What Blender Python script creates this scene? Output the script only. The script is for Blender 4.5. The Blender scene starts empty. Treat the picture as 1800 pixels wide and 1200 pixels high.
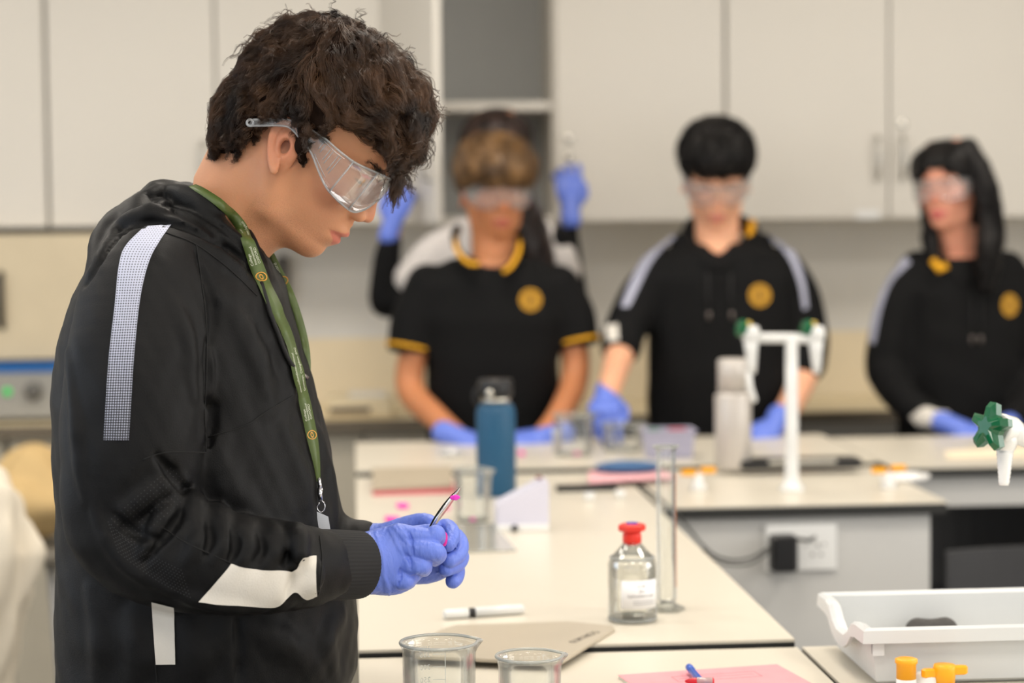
import bpy, math, random
import numpy as np
from mathutils import Vector, Matrix, Quaternion
from mathutils.bvhtree import BVHTree
random.seed(7); RNG = np.random.default_rng(11)
SC = bpy.context.scene; COL = SC.collection

# ---------------------------------------------------------------- camera
FPX = 3700.0; PSI = math.radians(4.3); TH = math.atan(225/FPX); RO = math.radians(.6)
CAM = np.array([0, 0, 1.475])
FW = np.array([math.sin(PSI)*math.cos(TH), math.cos(PSI)*math.cos(TH), -math.sin(TH)])
_r = np.array([math.cos(PSI), -math.sin(PSI), 0.]); _u = np.cross(_r, FW)
RT = math.cos(RO)*_r - math.sin(RO)*_u; UP = math.cos(RO)*_u + math.sin(RO)*_r
cd = bpy.data.cameras.new('camera'); cam = bpy.data.objects.new('camera', cd); COL.objects.link(cam)
cd.sensor_width = 36; cd.lens = 36*FPX/1800; cd.clip_start = .05
cam.matrix_world = Matrix(((RT[0], UP[0], -FW[0], CAM[0]), (RT[1], UP[1], -FW[1], CAM[1]), (RT[2], UP[2], -FW[2], CAM[2]), (0, 0, 0, 1)))
cd.dof.use_dof = True; cd.dof.focus_distance = 2.36; cd.dof.aperture_fstop = 3.3; cd.dof.aperture_blades = 0
SC.camera = cam
def ray(px, py): return FW + (px-900)/FPX*RT + (600-py)/FPX*UP
def P(px, py, Y):                      # the point seen at a pixel, in the plane parallel to the back wall at distance Y
    r = ray(px, py); return CAM + r*(Y/r[1])
def PZ(px, py, z):
    r = ray(px, py); return CAM + r*((z-CAM[2])/r[2])

# ---------------------------------------------------------------- light and exposure
SC.view_settings.view_transform = 'Standard'; SC.view_settings.look = 'None'
SC.view_settings.gamma = 1; SC.view_settings.use_curve_mapping = False
SC.view_settings.exposure = -1.12
W = bpy.data.worlds.new('world'); SC.world = W; W.use_nodes = True
W.node_tree.nodes['Background'].inputs[0].default_value = (.80, .88, 1, 1)
W.node_tree.nodes['Background'].inputs[1].default_value = 1.0
def area(name, loc, size, power, color, direction, sizey=None):
    l = bpy.data.lights.new(name, 'AREA'); l.energy = power; l.color = color; l.size = size
    if sizey: l.shape = 'RECTANGLE'; l.size_y = sizey
    o = bpy.data.objects.new(name, l); COL.objects.link(o); o.location = loc
    o.rotation_euler = Vector(direction).to_track_quat('-Z', 'Y').to_euler(); return o
WARM = (1, .93, .84); COOL = (.72, .84, 1)
ROOM = dict(x0=-2.6, x1=3.6, y0=-2.2, y1=6.45, z1=2.75)
PANELS = [(x, y) for y in (-.9, 1.0, 2.9, 4.7) for x in (-1.5, .25, 2.0)]
for (x, y) in PANELS:
    area('ceiling_panel_light', (x, y, 2.715), .58, 34 if y > 0 else 12, WARM, (0, 0, -1))
for y in (-.9, 1.2, 3.3):
    area('window_daylight', (-2.52, y, 1.6), 1.5, 30, COOL, (1, 0, -.1), 1.3)
for y in (.6, 2.6):
    area('side_window_daylight', (3.52, y, 1.6), 1.5, 62, (1, .97, .93), (-1, 0, -.05), 1.3)
for x in (-1.1, .6, 2.3):
    area('rear_window_daylight', (x, -2.12, 1.6), 1.4, 18, (.96, .95, .95), (0, 1, -.05), 1.3)

# ---------------------------------------------------------------- materials
MATS = {}
def lin(c):
    return tuple((x/255/12.92 if x/255 <= .04045 else ((x/255+.055)/1.055)**2.4) for x in c)
def mat(name, rgb, rough=.5, metal=0, var=.05, scale=8, bump=0, bscale=60, spec=.5, sheen=0, sss=0, coat=0, trans=0, ior=1.45, emit=None, stretch=None):
    if name in MATS: return MATS[name]
    m = bpy.data.materials.new(name); m.use_nodes = True; nt = m.node_tree; N = nt.nodes; L = nt.links
    b = N['Principled BSDF']; c = lin(rgb)
    b.inputs['Roughness'].default_value = rough; b.inputs['Metallic'].default_value = metal
    b.inputs['Specular IOR Level'].default_value = spec; b.inputs['Sheen Weight'].default_value = sheen
    b.inputs['Coat Weight'].default_value = coat; b.inputs['Transmission Weight'].default_value = trans; b.inputs['IOR'].default_value = ior
    if sss:
        b.inputs['Subsurface Weight'].default_value = sss; b.inputs['Subsurface Radius'].default_value = (.012, .004, .002); b.inputs['Subsurface Scale'].default_value = 1
    tc = N.new('ShaderNodeTexCoord'); mp = N.new('ShaderNodeMapping'); L.new(tc.outputs['Object'], mp.inputs[0])
    if stretch: mp.inputs['Scale'].default_value = stretch
    n = N.new('ShaderNodeTexNoise'); n.inputs['Scale'].default_value = scale; n.inputs['Detail'].default_value = 5; L.new(mp.outputs[0], n.inputs[0])
    r = N.new('ShaderNodeValToRGB'); L.new(n.outputs[0], r.inputs[0])
    r.color_ramp.elements[0].position = .3; r.color_ramp.elements[1].position = .7
    r.color_ramp.elements[0].color = tuple(max(0, x*(1-var)) for x in c)+(1,)
    r.color_ramp.elements[1].color = tuple(min(1, x*(1+var)) for x in c)+(1,)
    L.new(r.outputs[0], b.inputs['Base Color'])
    if bump:
        n2 = N.new('ShaderNodeTexNoise'); n2.inputs['Scale'].default_value = bscale; n2.inputs['Detail'].default_value = 4; L.new(mp.outputs[0], n2.inputs[0])
        bp = N.new('ShaderNodeBump'); bp.inputs['Strength'].default_value = bump; bp.inputs['Distance'].default_value = .002
        L.new(n2.outputs[0], bp.inputs['Height']); L.new(bp.outputs[0], b.inputs['Normal'])
    if emit:
        b.inputs['Emission Color'].default_value = c+(1,); b.inputs['Emission Strength'].default_value = emit
    MATS[name] = m; return m
def clear(name, tint=(1, 1, 1), rough=.02, refl=1.0, body=.0, bodycol=(255, 255, 255), ior=1.5):
    """thin clear glass or plastic sheet: transparent with a fresnel reflection"""
    if name in MATS: return MATS[name]
    m = bpy.data.materials.new(name); m.use_nodes = True; nt = m.node_tree; N = nt.nodes; L = nt.links
    N.remove(N['Principled BSDF']); out = N['Material Output']
    t = N.new('ShaderNodeBsdfTransparent'); t.inputs[0].default_value = tint+(1,)
    g = N.new('ShaderNodeBsdfGlossy'); g.inputs['Roughness'].default_value = rough
    f = N.new('ShaderNodeFresnel'); f.inputs[0].default_value = ior
    tc = N.new('ShaderNodeTexCoord'); nz = N.new('ShaderNodeTexNoise'); nz.inputs['Scale'].default_value = 30; L.new(tc.outputs['Object'], nz.inputs[0])
    bp = N.new('ShaderNodeBump'); bp.inputs['Strength'].default_value = .08; bp.inputs['Distance'].default_value = .001; L.new(nz.outputs[0], bp.inputs['Height']); L.new(bp.outputs[0], g.inputs['Normal'])
    mu = N.new('ShaderNodeMath'); mu.operation = 'MULTIPLY'; mu.inputs[1].default_value = refl; mu.use_clamp = True; L.new(f.outputs[0], mu.inputs[0])
    mx = N.new('ShaderNodeMixShader'); L.new(mu.outputs[0], mx.inputs[0]); L.new(t.outputs[0], mx.inputs[1]); L.new(g.outputs[0], mx.inputs[2])
    if body:
        d = N.new('ShaderNodeBsdfDiffuse'); d.inputs[0].default_value = lin(bodycol)+(1,)
        m2 = N.new('ShaderNodeMixShader'); m2.inputs[0].default_value = body; L.new(mx.outputs[0], m2.inputs[1]); L.new(d.outputs[0], m2.inputs[2]); mx = m2
    L.new(mx.outputs[0], out.inputs[0]); MATS[name] = m; return m

# ---------------------------------------------------------------- object helpers
def tag(o, label=None, cat=None, group=None, kind=None):
    if label: o['label'] = label
    if cat: o['category'] = cat
    if group: o['group'] = group
    if kind: o['kind'] = kind
    return o
def thing(name, label, cat, loc=(0, 0, 0), rz=0, group=None):
    o = bpy.data.objects.new(name, None); COL.objects.link(o); o.location = loc; o.rotation_euler = (0, 0, rz)
    o.empty_display_size = .05; return tag(o, label, cat, group)
def link(name, me, m, parent=None, smooth=False, loc=None):
    o = bpy.data.objects.new(name, me); COL.objects.link(o)
    for mm in (m if isinstance(m, (list, tuple)) else [m]): me.materials.append(mm)
    if smooth: me.shade_smooth()
    if parent: o.parent = parent
    if loc is not None: o.location = loc
    return o
def npmesh(V, Fq, name='mesh'):
    """V (n,3), Fq (m,k) faces of equal size"""
    V = np.asarray(V, np.float32); Fq = np.asarray(Fq, np.int32); k = Fq.shape[1]
    me = bpy.data.meshes.new(name); me.vertices.add(len(V)); me.vertices.foreach_set('co', V.ravel())
    me.loops.add(Fq.size); me.loops.foreach_set('vertex_index', Fq.ravel())
    me.polygons.add(len(Fq)); me.polygons.foreach_set('loop_start', np.arange(0, Fq.size, k, dtype=np.int32))
    me.update(calc_edges=True); return me
class MB:
    """collects shapes; build() links them as one mesh object"""
    def __init__(s): s.v = []; s.f = []; s.mi = []; s.sm = []; s.M = Matrix()
    def add(s, vs, fs, mi=0, sm=False):
        b = len(s.v); s.v += [tuple(s.M @ Vector(v)) for v in vs]; s.f += [tuple(b+i for i in f) for f in fs]; s.mi += [mi]*len(fs); s.sm += [sm]*len(fs); return s
    def box(s, x0, x1, y0, y1, z0, z1, bev=0, mi=0):
        if not bev:
            vs = [(x, y, z) for z in (z0, z1) for y in (y0, y1) for x in (x0, x1)]
            return s.add(vs, [(0, 2, 3, 1), (4, 5, 7, 6), (0, 1, 5, 4), (2, 6, 7, 3), (0, 4, 6, 2), (1, 3, 7, 5)], mi)
        b = min(bev, (x1-x0)/2.01, (y1-y0)/2.01, (z1-z0)/2.01)
        def ring(i, z):
            a, c = x0+i, x1-i; d, e = y0+i, y1-i
            return [(a+b, d, z), (c-b, d, z), (c, d+b, z), (c, e-b, z), (c-b, e, z), (a+b, e, z), (a, e-b, z), (a, d+b, z)]
        rs = [ring(b*.6, z0), ring(0, z0+b*.6), ring(0, z1-b*.6), ring(b*.6, z1)]
        # keep bevel simple: octagonal corners
        vs = sum(rs, []); fs = [tuple(range(7, -1, -1)), tuple(range(24, 32))]
        for k in range(3):
            for i in range(8): j = (i+1) % 8; fs.append((k*8+i, k*8+j, k*8+8+j, k*8+8+i))
        return s.add(vs, fs, mi)
    def lathe(s, prof, n=32, c=(0, 0, 0), mi=0, sm=True, axis=None):
        vs = []; fs = []; q = Vector((0, 0, 1)).rotation_difference(Vector(axis)) if axis is not None else None
        for (r, z) in prof:
            for i in range(n):
                a = 2*math.pi*i/n; v = Vector((max(r, 1e-5)*math.cos(a), max(r, 1e-5)*math.sin(a), z))
                if q: v = q @ v
                vs.append(tuple(v+Vector(c)))
        for k in range(len(prof)-1):
            for i in range(n): j = (i+1) % n; fs.append((k*n+i, k*n+j, k*n+n+j, k*n+n+i))
        if prof[0][0] > 1e-4: fs.append(tuple(range(n-1, -1, -1))) if prof[0] != prof[-1] else None
        if prof[-1][0] > 1e-4 and prof[0] != prof[-1]: fs.append(tuple((len(prof)-1)*n+i for i in range(n)))
        return s.add(vs, fs, mi, sm)
    def tube(s, pts, r, n=10, mi=0, closed=False, flat=None):
        pts = [Vector(p) for p in pts]; rs = r if isinstance(r, (list, tuple)) else [r]*len(pts); vs = []; fs = []
        nrm = None
        for k, p in enumerate(pts):
            if closed: t = (pts[(k+1) % len(pts)]-pts[k-1]).normalized()
            else: t = (pts[min(k+1, len(pts)-1)]-pts[max(k-1, 0)]).normalized()
            if nrm is None: nrm = t.orthogonal().normalized() if abs(t.z) > .9 else Vector((0, 0, 1)).cross(t).normalized()
            nrm = (nrm - t*nrm.dot(t)).normalized(); b = t.cross(nrm)
            for i in range(n):
                a = 2*math.pi*i/n; vs.append(tuple(p+nrm*math.cos(a)*rs[k]+b*math.sin(a)*rs[k]*(flat or 1)))
        m = len(pts)
        for k in range(m if closed else m-1):
            k2 = (k+1) % m
            for i in range(n): j = (i+1) % n; fs.append((k*n+i, k*n+j, k2*n+j, k2*n+i))
        if not closed: fs += [tuple(range(n-1, -1, -1)), tuple((m-1)*n+i for i in range(n))]
        return s.add(vs, fs, mi, True)
    def prism(s, poly, z0, z1, mi=0, plane='xy'):
        n = len(poly); mk = {'xy': lambda p, z: (p[0], p[1], z), 'xz': lambda p, z: (p[0], z, p[1]), 'yz': lambda p, z: (z, p[0], p[1])}[plane]
        vs = [mk(p, z0) for p in poly]+[mk(p, z1) for p in poly]
        fs = [tuple(range(n-1, -1, -1)), tuple(range(n, 2*n))]+[(i, (i+1) % n, n+(i+1) % n, n+i) for i in range(n)]
        return s.add(vs, fs, mi)
    def build(s, name, m, parent=None, loc=None, rz=0, bevel=0):
        me = bpy.data.meshes.new(name); me.from_pydata(s.v, [], s.f); me.polygons.foreach_set('material_index', s.mi); me.polygons.foreach_set('use_smooth', s.sm)
        import bmesh
        bm = bmesh.new(); bm.from_mesh(me); bmesh.ops.recalc_face_normals(bm, faces=bm.faces); bm.to_mesh(me); bm.free()
        o = link(name, me, m, parent)
        if loc is not None: o.location = loc
        o.rotation_euler = (0, 0, rz)
        if bevel:
            b = o.modifiers.new('bevel', 'BEVEL'); b.width = bevel; b.segments = 2; b.limit_method = 'ANGLE'; b.harden_normals = False
        return o
def struct(o): o['kind'] = 'structure'; return o
def text_obj(name, body, size, m, parent, loc, rot, extrude=.0001, align='CENTER'):
    cu = bpy.data.curves.new(name, 'FONT'); cu.body = body; cu.size = size; cu.extrude = extrude; cu.align_x = align; cu.align_y = 'CENTER'; cu.resolution_u = 3
    o = bpy.data.objects.new(name, cu); COL.objects.link(o); dg = bpy.context.evaluated_depsgraph_get(); dg.update()
    me = bpy.data.meshes.new_from_object(o.evaluated_get(dg)); bpy.data.objects.remove(o)
    o = link(name, me, m, parent); o.location = loc; o.rotation_euler = rot; return o

# ---------------------------------------------------------------- signed distance sculpting
def A(*v): return np.array(v, float)
def smin(a, b, k):
    if k <= 0: return np.minimum(a, b)
    h = np.clip(.5+.5*(b-a)/k, 0, 1); return b+(a-b)*h-k*h*(1-h)
def smax(a, b, k): return -smin(-a, -b, k)
def f_cap(a, b, ra, rb):
    a = np.asarray(a, float); b = np.asarray(b, float); ba = b-a; L2 = max(ba@ba, 1e-12)
    def f(X, Y, Z):
        t = np.clip(((X-a[0])*ba[0]+(Y-a[1])*ba[1]+(Z-a[2])*ba[2])/L2, 0, 1)
        return np.sqrt((X-a[0]-t*ba[0])**2+(Y-a[1]-t*ba[1])**2+(Z-a[2]-t*ba[2])**2)-(ra+(rb-ra)*t)
    m = max(ra, rb); return f, np.minimum(a, b)-m, np.maximum(a, b)+m
def f_ell(c, r, R=None):
    c = np.asarray(c, float); r = np.asarray(r, float); R = np.eye(3) if R is None else np.asarray(R)   # columns of R = local axes
    def f(X, Y, Z):
        x, y, z = X-c[0], Y-c[1], Z-c[2]
        p = [R[0, i]*x+R[1, i]*y+R[2, i]*z for i in range(3)]
        k0 = np.sqrt(sum((p[i]/r[i])**2 for i in range(3))); k1 = np.sqrt(sum((p[i]/r[i]**2)**2 for i in range(3)))
        return k0*(k0-1)/np.maximum(k1, 1e-9)
    e = np.sqrt(((R*r)**2).sum(1)); return f, c-e, c+e
def spline(pts, n=8):
    """Catmull-Rom through rows (any width)"""
    p = np.asarray(pts, float)
    if len(p) < 3: return np.array([p[0]+(p[-1]-p[0])*t for t in np.linspace(0, 1, n+1)])
    q = np.vstack([2*p[0]-p[1], p, 2*p[-1]-p[-2]]); out = []
    for i in range(1, len(q)-2):
        for t in np.linspace(0, 1, n, endpoint=False):
            out.append(.5*(2*q[i]+(q[i+1]-q[i-1])*t+(2*q[i-1]-5*q[i]+4*q[i+1]-q[i+2])*t*t+(-q[i-1]+3*q[i]-3*q[i+1]+q[i+2])*t**3))
    out.append(p[-1]); return np.array(out)
def f_poly2(poly):
    """2-d signed distance to a closed polygon, negative inside"""
    v = np.asarray(poly, float); n = len(v)
    def f(x, y):
        d = np.full(np.broadcast(x, y).shape, 1e9); s = np.ones(d.shape)
        for i in range(n):
            j = (i-1) % n; e = v[j]-v[i]; wx = x-v[i, 0]; wy = y-v[i, 1]
            t = np.clip((wx*e[0]+wy*e[1])/max(e@e, 1e-14), 0, 1)
            d = np.minimum(d, (wx-e[0]*t)**2+(wy-e[1]*t)**2)
            c1 = y >= v[i, 1]; c2 = y < v[j, 1]; c3 = e[0]*wy > e[1]*wx
            s = np.where((c1 & c2 & c3) | (~c1 & ~c2 & ~c3), -s, s)
        return s*np.sqrt(d)
    return f
class Vol:
    def __init__(s, lo, hi, h):
        lo, hi = np.minimum(lo, hi), np.maximum(lo, hi); s.lo = np.asarray(lo, float); s.h = h; s.n = np.ceil((hi-s.lo)/h).astype(int)+1
        s.D = np.full(s.n, .05, np.float32)
        s.ax = [s.lo[i]+h*np.arange(s.n[i]) for i in range(3)]
    def win(s, lo, hi):
        i0 = np.clip(np.floor((lo-s.lo)/s.h).astype(int), 0, s.n); i1 = np.clip(np.ceil((hi-s.lo)/s.h).astype(int)+1, 0, s.n)
        return i0, i1
    def op(s, prim, kind='u', k=.01, pad=None):
        f, lo, hi = prim; pad = pad or (k+.012 if kind == 'u' else k+.004)
        i0, i1 = s.win(lo-pad, hi+pad)
        if (i1 <= i0).any(): return s
        sl = tuple(slice(i0[i], i1[i]) for i in range(3))
        X = s.ax[0][sl[0]][:, None, None]; Y = s.ax[1][sl[1]][None, :, None]; Z = s.ax[2][sl[2]][None, None, :]
        d = f(X, Y, Z)
        if kind == 'u': s.D[sl] = smin(s.D[sl], d, k)
        elif kind == 's': s.D[sl] = smax(s.D[sl], -d, k)
        elif kind == 'bump': s.D[sl] -= np.maximum(0, d)      # f returns an outward displacement
        return s
    def chain(s, pts, rs, k=.01, kind='u'):
        for i in range(len(pts)-1): s.op(f_cap(pts[i], pts[i+1], rs[i], rs[i+1]), kind, k)
        return s
    def curve(s, rows, k=.01, n=6, kind='u'):
        """rows: (x,y,z,r) control points"""
        q = spline(rows, n); t = None
        # union the chain hard, then blend once
        a = np.array([r[:3] for r in q]); r = q[:, 3]
        def f(X, Y, Z):
            d = None
            for i in range(len(a)-1):
                g = f_cap(a[i], a[i+1], r[i], r[i+1])[0](X, Y, Z); d = g if d is None else np.minimum(d, g)
            return d
        return s.op((f, (a-r[:, None]).min(0), (a+r[:, None]).max(0)), kind, k)
    def all(s, fn, kind='u', k=.01):
        return s.op((fn, s.lo, s.lo+s.h*s.n), kind, k)
    def sample(s, p):
        q = (np.asarray(p)-s.lo)/s.h; i = np.clip(np.floor(q).astype(int), 0, s.n-2); t = np.clip(q-i, 0, 1); v = 0
        for dx in (0, 1):
            for dy in (0, 1):
                for dz in (0, 1):
                    w = (t[:, 0] if dx else 1-t[:, 0])*(t[:, 1] if dy else 1-t[:, 1])*(t[:, 2] if dz else 1-t[:, 2])
                    v = v+w*s.D[i[:, 0]+dx, i[:, 1]+dy, i[:, 2]+dz]
        return v
    def grad(s, p):
        e = s.h; g = np.stack([s.sample(p+np.eye(3)[i]*e)-s.sample(p-np.eye(3)[i]*e) for i in range(3)], 1)
        return g/np.maximum(np.linalg.norm(g, axis=1), 1e-9)[:, None]
    def mesh(s):
        """surface nets"""
        D = s.D.copy(); D[0] = D[-1] = .05; D[:, 0] = D[:, -1] = .05; D[:, :, 0] = D[:, :, -1] = .05
        ins = D < 0; n = np.array(D.shape)-1
        cnt = sum(ins[dx:n[0]+dx, dy:n[1]+dy, dz:n[2]+dz].astype(np.int8) for dx in (0, 1) for dy in (0, 1) for dz in (0, 1))
        act = (cnt > 0) & (cnt < 8); idx = np.full(act.shape, -1, np.int64); ijk = np.argwhere(act); idx[act] = np.arange(len(ijk))
        acc = np.zeros((len(ijk), 3)); w = np.zeros(len(ijk)); cs = [(a, b, c) for a in (0, 1) for b in (0, 1) for c in (0, 1)]
        val = {c: D[ijk[:, 0]+c[0], ijk[:, 1]+c[1], ijk[:, 2]+c[2]].astype(float) for c in cs}
        for c in cs:
            for axn in range(3):
                if c[axn] == 0:
                    c2 = list(c); c2[axn] = 1; c2 = tuple(c2); a, b = val[c], val[c2]; m = (a < 0) != (b < 0)
                    t = np.where(m, a/np.where(m, a-b, 1), 0); pt = np.tile(np.array(c, float), (len(ijk), 1)); pt[:, axn] = t
                    acc += pt*m[:, None]; w += m
        V = s.lo+s.h*(ijk+acc/w[:, None]); Fs = []
        for axn in range(3):
            a0 = ins; sl1 = [slice(None)]*3; sl2 = [slice(None)]*3; sl1[axn] = slice(0, -1); sl2[axn] = slice(1, None)
            A0 = a0[tuple(sl1)]; B0 = a0[tuple(sl2)]; e = np.argwhere(A0 != B0)
            u, v = [(1, 2), (2, 0), (0, 1)][axn]
            e = e[(e[:, u] > 0) & (e[:, v] > 0)]
            flip = A0[e[:, 0], e[:, 1], e[:, 2]]
            q = []
            for du, dv in ((1, 1), (0, 1), (0, 0), (1, 0)):
                ee = e.copy(); ee[:, u] -= du; ee[:, v] -= dv; ee = np.minimum(ee, np.array(idx.shape)-1); q.append(idx[ee[:, 0], ee[:, 1], ee[:, 2]])
            q = np.stack(q, 1); q[~flip] = q[~flip][:, ::-1]; Fs.append(q[(q >= 0).all(1)])
        return V, np.vstack(Fs)
    def build(s, name, m, parent=None):
        V, Fq = s.mesh(); o = link(name, npmesh(V, Fq, name), m, parent, smooth=True); return o, V, Fq
def snoise(p, scale, seed=0):
    """cheap smooth noise from sines, about -1..1"""
    r = np.random.default_rng(seed); v = 0
    for i in range(6):
        k = r.normal(size=3)*scale*(1+i*.35); v = v+np.sin(p[0]*k[0]+p[1]*k[1]+p[2]*k[2]+r.uniform(0, 6.28))/(1+i*.3)
    return v/2.6
def drape(bvh, pix, off=.0012):
    """points where camera rays through pixels land on a garment, lifted along the surface normal"""
    out = []; nn = []
    for (x, y) in pix:
        r = ray(x, y); h = bvh.ray_cast(Vector(CAM), Vector(r).normalized())
        if h[0] is None: out.append(None); nn.append(None); continue
        out.append(np.array(h[0]+h[1]*off)); nn.append(np.array(h[1]))
    return out, nn
def bvh_of(V, Fq): return BVHTree.FromPolygons([tuple(v) for v in V.tolist()], Fq.tolist())
def drape_grid(bvh, rows, off=.0012, uv=True):
    """rows: list of pixel polylines of equal length -> quad patch lying on the cloth"""
    n = len(rows[0]); pts = []
    for r in rows: pts += drape(bvh, r, off)[0]
    for i, p in enumerate(pts):
        if p is None: pts[i] = next((q for q in pts[i+1:]+pts[:i][::-1] if q is not None))
    Fq = [(a*n+b, a*n+b+1, a*n+n+b+1, a*n+n+b) for a in range(len(rows)-1) for b in range(n-1)]
    me = npmesh(np.array(pts), np.array(Fq)); ul = me.uv_layers.new(name='UVMap')
    uvs = [(b/(n-1), a/(len(rows)-1)) for a in range(len(rows)) for b in range(n)]
    ul.data.foreach_set('uv', [c for f in Fq for i in f for c in uvs[i]]); return me
def seam(bvh, pix, r, off=.0003, n=6):
    q = spline(pix, n); p = [x for x in drape(bvh, q, off)[0] if x is not None]; return p
# ---------------------------------------------------------------- room shell
R_ = ROOM
M_WALL = mat('wall_paint', (218, 217, 214), .7, var=.02)
M_CREAM = mat('cream_panel', (226, 212, 184), .55, var=.02)
M_CAB = mat('cabinet_laminate', (211, 206, 197), .45, var=.015, scale=2)
M_CABIN = mat('cabinet_inside', (150, 151, 149), .6, var=.02)
M_BASE = mat('base_cabinet_laminate', (196, 188, 170), .5, var=.02)
M_TOP = mat('bench_laminate', (212, 205, 190), .32, var=.012, scale=3, spec=.4)
M_EDGE = mat('bench_black_core', (38, 38, 36), .45)
M_GREYP = mat('grey_service_panel', (196, 195, 192), .5, var=.02)
M_DARK = mat('dark_steel', (34, 34, 36), .5)
M_WHITE = mat('white_plastic', (226, 226, 224), .3, var=.01)
M_BLK = mat('black_plastic', (22, 22, 24), .4)
struct(MB().box(R_['x0'], R_['x1'], R_['y0'], R_['y1'], -.1, 0).build('floor', mat('vinyl_floor', (120, 118, 114), .4, var=.08, scale=20)))
struct(MB().box(R_['x0'], R_['x1'], R_['y0'], R_['y1'], R_['z1'], R_['z1']+.1).build('ceiling', mat('ceiling_tile', (235, 232, 225), .8)))
struct(MB().box(R_['x0']-.1, R_['x1']+.1, R_['y1'], R_['y1']+.1, 0, R_['z1']).build('wall_back', M_WALL))
xr = R_['x1']; wq = MB(); wq.box(xr, xr+.1, R_['y0'], R_['y1'], 0, .9); wq.box(xr, xr+.1, R_['y0'], R_['y1'], 2.3, R_['z1'])
for (a, b) in ((R_['y0'], -.2), (1.4, 1.8), (3.4, R_['y1'])): wq.box(xr, xr+.1, a, b, .9, 2.3)
struct(wq.build('wall_right', M_WALL))
wl = MB(); x0 = R_['x0']; wl.box(x0-.1, x0, R_['y0'], R_['y1'], 0, .9); wl.box(x0-.1, x0, R_['y0'], R_['y1'], 2.3, R_['z1'])
ys = [R_['y0'], -1.7, -.1, .4, 2.0, 2.5, 4.1, R_['y1']]
for i in range(0, 8, 2): wl.box(x0-.1, x0, ys[i], ys[i+1], .9, 2.3)
struct(wl.build('wall_left', M_WALL))
wr = MB(); y0 = R_['y0']; wr.box(R_['x0'], R_['x1'], y0-.1, y0, 0, .9); wr.box(R_['x0'], R_['x1'], y0-.1, y0, 2.3, R_['z1'])
xs = [R_['x0'], -1.8, -.4, -.1, 1.3, 1.6, 3.0, R_['x1']]
for i in range(0, 8, 2): wr.box(xs[i], xs[i+1], y0-.1, y0, .9, 2.3)
struct(wr.build('wall_rear', M_WALL))
def window(i, a, b, side):
    m = MB(); t = .05
    for (p, q, u, v) in ((a, b, .9, .9+t), (a, b, 2.3-t, 2.3), (a, a+t, .9, 2.3), (b-t, b, .9, 2.3), ((a+b)/2-.02, (a+b)/2+.02, .9, 2.3)):
        if side == 'e': m.box(xr+.02, xr+.08, p, q, u, v)
        elif side == 'l': m.box(x0-.08, x0-.02, p, q, u, v)
        else: m.box(p, q, y0-.08, y0-.02, u, v)
    fr = struct(m.build('window_%d' % i, M_WHITE))
    g = MB(); g.box(xr+.05, xr+.055, a, b, .9, 2.3) if side == 'e' else g.box(x0-.055, x0-.05, a, b, .9, 2.3) if side == 'l' else g.box(a, b, y0-.055, y0-.05, .9, 2.3)
    g.build('pane', clear('window_glass'), fr)
for i, (a, b, s) in enumerate([(-1.7, -.1, 'l'), (.4, 2., 'l'), (2.5, 4.1, 'l'), (-1.8, -.4, 'r'), (-.1, 1.3, 'r'), (1.6, 3., 'r'), (-.2, 1.4, 'e'), (1.8, 3.4, 'e')]): window(i+1, a, b, s)
for k, (x, y) in enumerate(PANELS):
    t = thing('ceiling_light', 'square recessed ceiling light panel above the laboratory', 'ceiling light', (x, y, 2.72), 0, 'ceiling light panels')
    m = MB()
    for (a, b, c, d) in ((-.31, .31, -.31, -.29), (-.31, .31, .29, .31), (-.31, -.29, -.29, .29), (.29, .31, -.29, .29)): m.box(a, b, c, d, 0, .03)
    m.build('frame', M_WHITE, t); MB().box(-.29, .29, -.29, .29, .012, .028).build('diffuser', mat('light_diffuser', (255, 240, 215), .6, emit=3.5), t)
# splashback band along the back wall
struct(MB().box(-.62, 3.55, 6.435, 6.45, .9, 1.10).build('trim_1', M_CREAM))

# ---------------------------------------------------------------- wall cabinets
YF = 6.13; ZB = 1.45
def cab_unit(xa, xb, label, openleft=False, ylate=YF, left_handle=True):
    t = thing('wall_cabinet', label, 'cabinet', (xa, ylate, ZB), 0); w = xb-xa; d = 6.45-ylate; H = .95; th = .018
    m = MB(); m.box(0, th, 0, d, 0, H); m.box(w-th, w, 0, d, 0, H); m.box(th, w-th, 0, d, 0, th); m.box(th, w-th, 0, d, H-th, H); MB().box(th+.001, w-th-.001, d-.012, d-.006, th, H-th).build('back_panel', [M_CABIN], t)
    if openleft: m.box(w/2-.009, w/2+.009, .0, d-.01, th, H-th)
    m.build('body', [M_CAB], t)
    if openleft: MB().box(th, w/2-.009, .01, d-.01, .325, .350).build('shelf', M_CAB, t)
    for s in (0, 1):
        a = 0 if s == 0 else w/2; g = .0025
        dl = MB().box(0, w/2-2*g, -.020, 0, 0.0, H-.003, bev=.002)
        hx = w/2-2*g-.035 if s == 0 else .035
        door = dl.build('cabinet_door', M_CAB, t, loc=(a+g, -.001, .0))
        if not (openleft and s == 1):
            h = MB(); h.tube([(hx, -.02, .115), (hx, -.045, .12), (hx, -.05, .16), (hx, -.05, .20), (hx, -.045, .235), (hx, -.02, .24)], .0055, 8)
            h.build('handle', mat('brushed_steel', (190, 188, 182), .3, .9), door)
        if s == 1:
            l = MB(); l.lathe([(0, 0), (.014, 0), (.014, .006), (.009, .009), (0, .009)], 16, (hx, -.02, .275 if not openleft else .24), axis=(0, -1, 0))
            if openleft: MB().lathe([(0, 0), (.012, 0), (.012, .006), (0, .006)], 16, (hx, -.02, .19), axis=(0, -1, 0)).build('lock', mat('lock_steel', (215, 212, 205), .25, .8), door)
            l.build('lock', mat('lock_steel', (215, 212, 205), .25, .8), door)
        if openleft and s == 0: door.location = (g, -.001, .0); door.rotation_euler = (0, 0, -math.radians(73))
    return t
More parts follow.
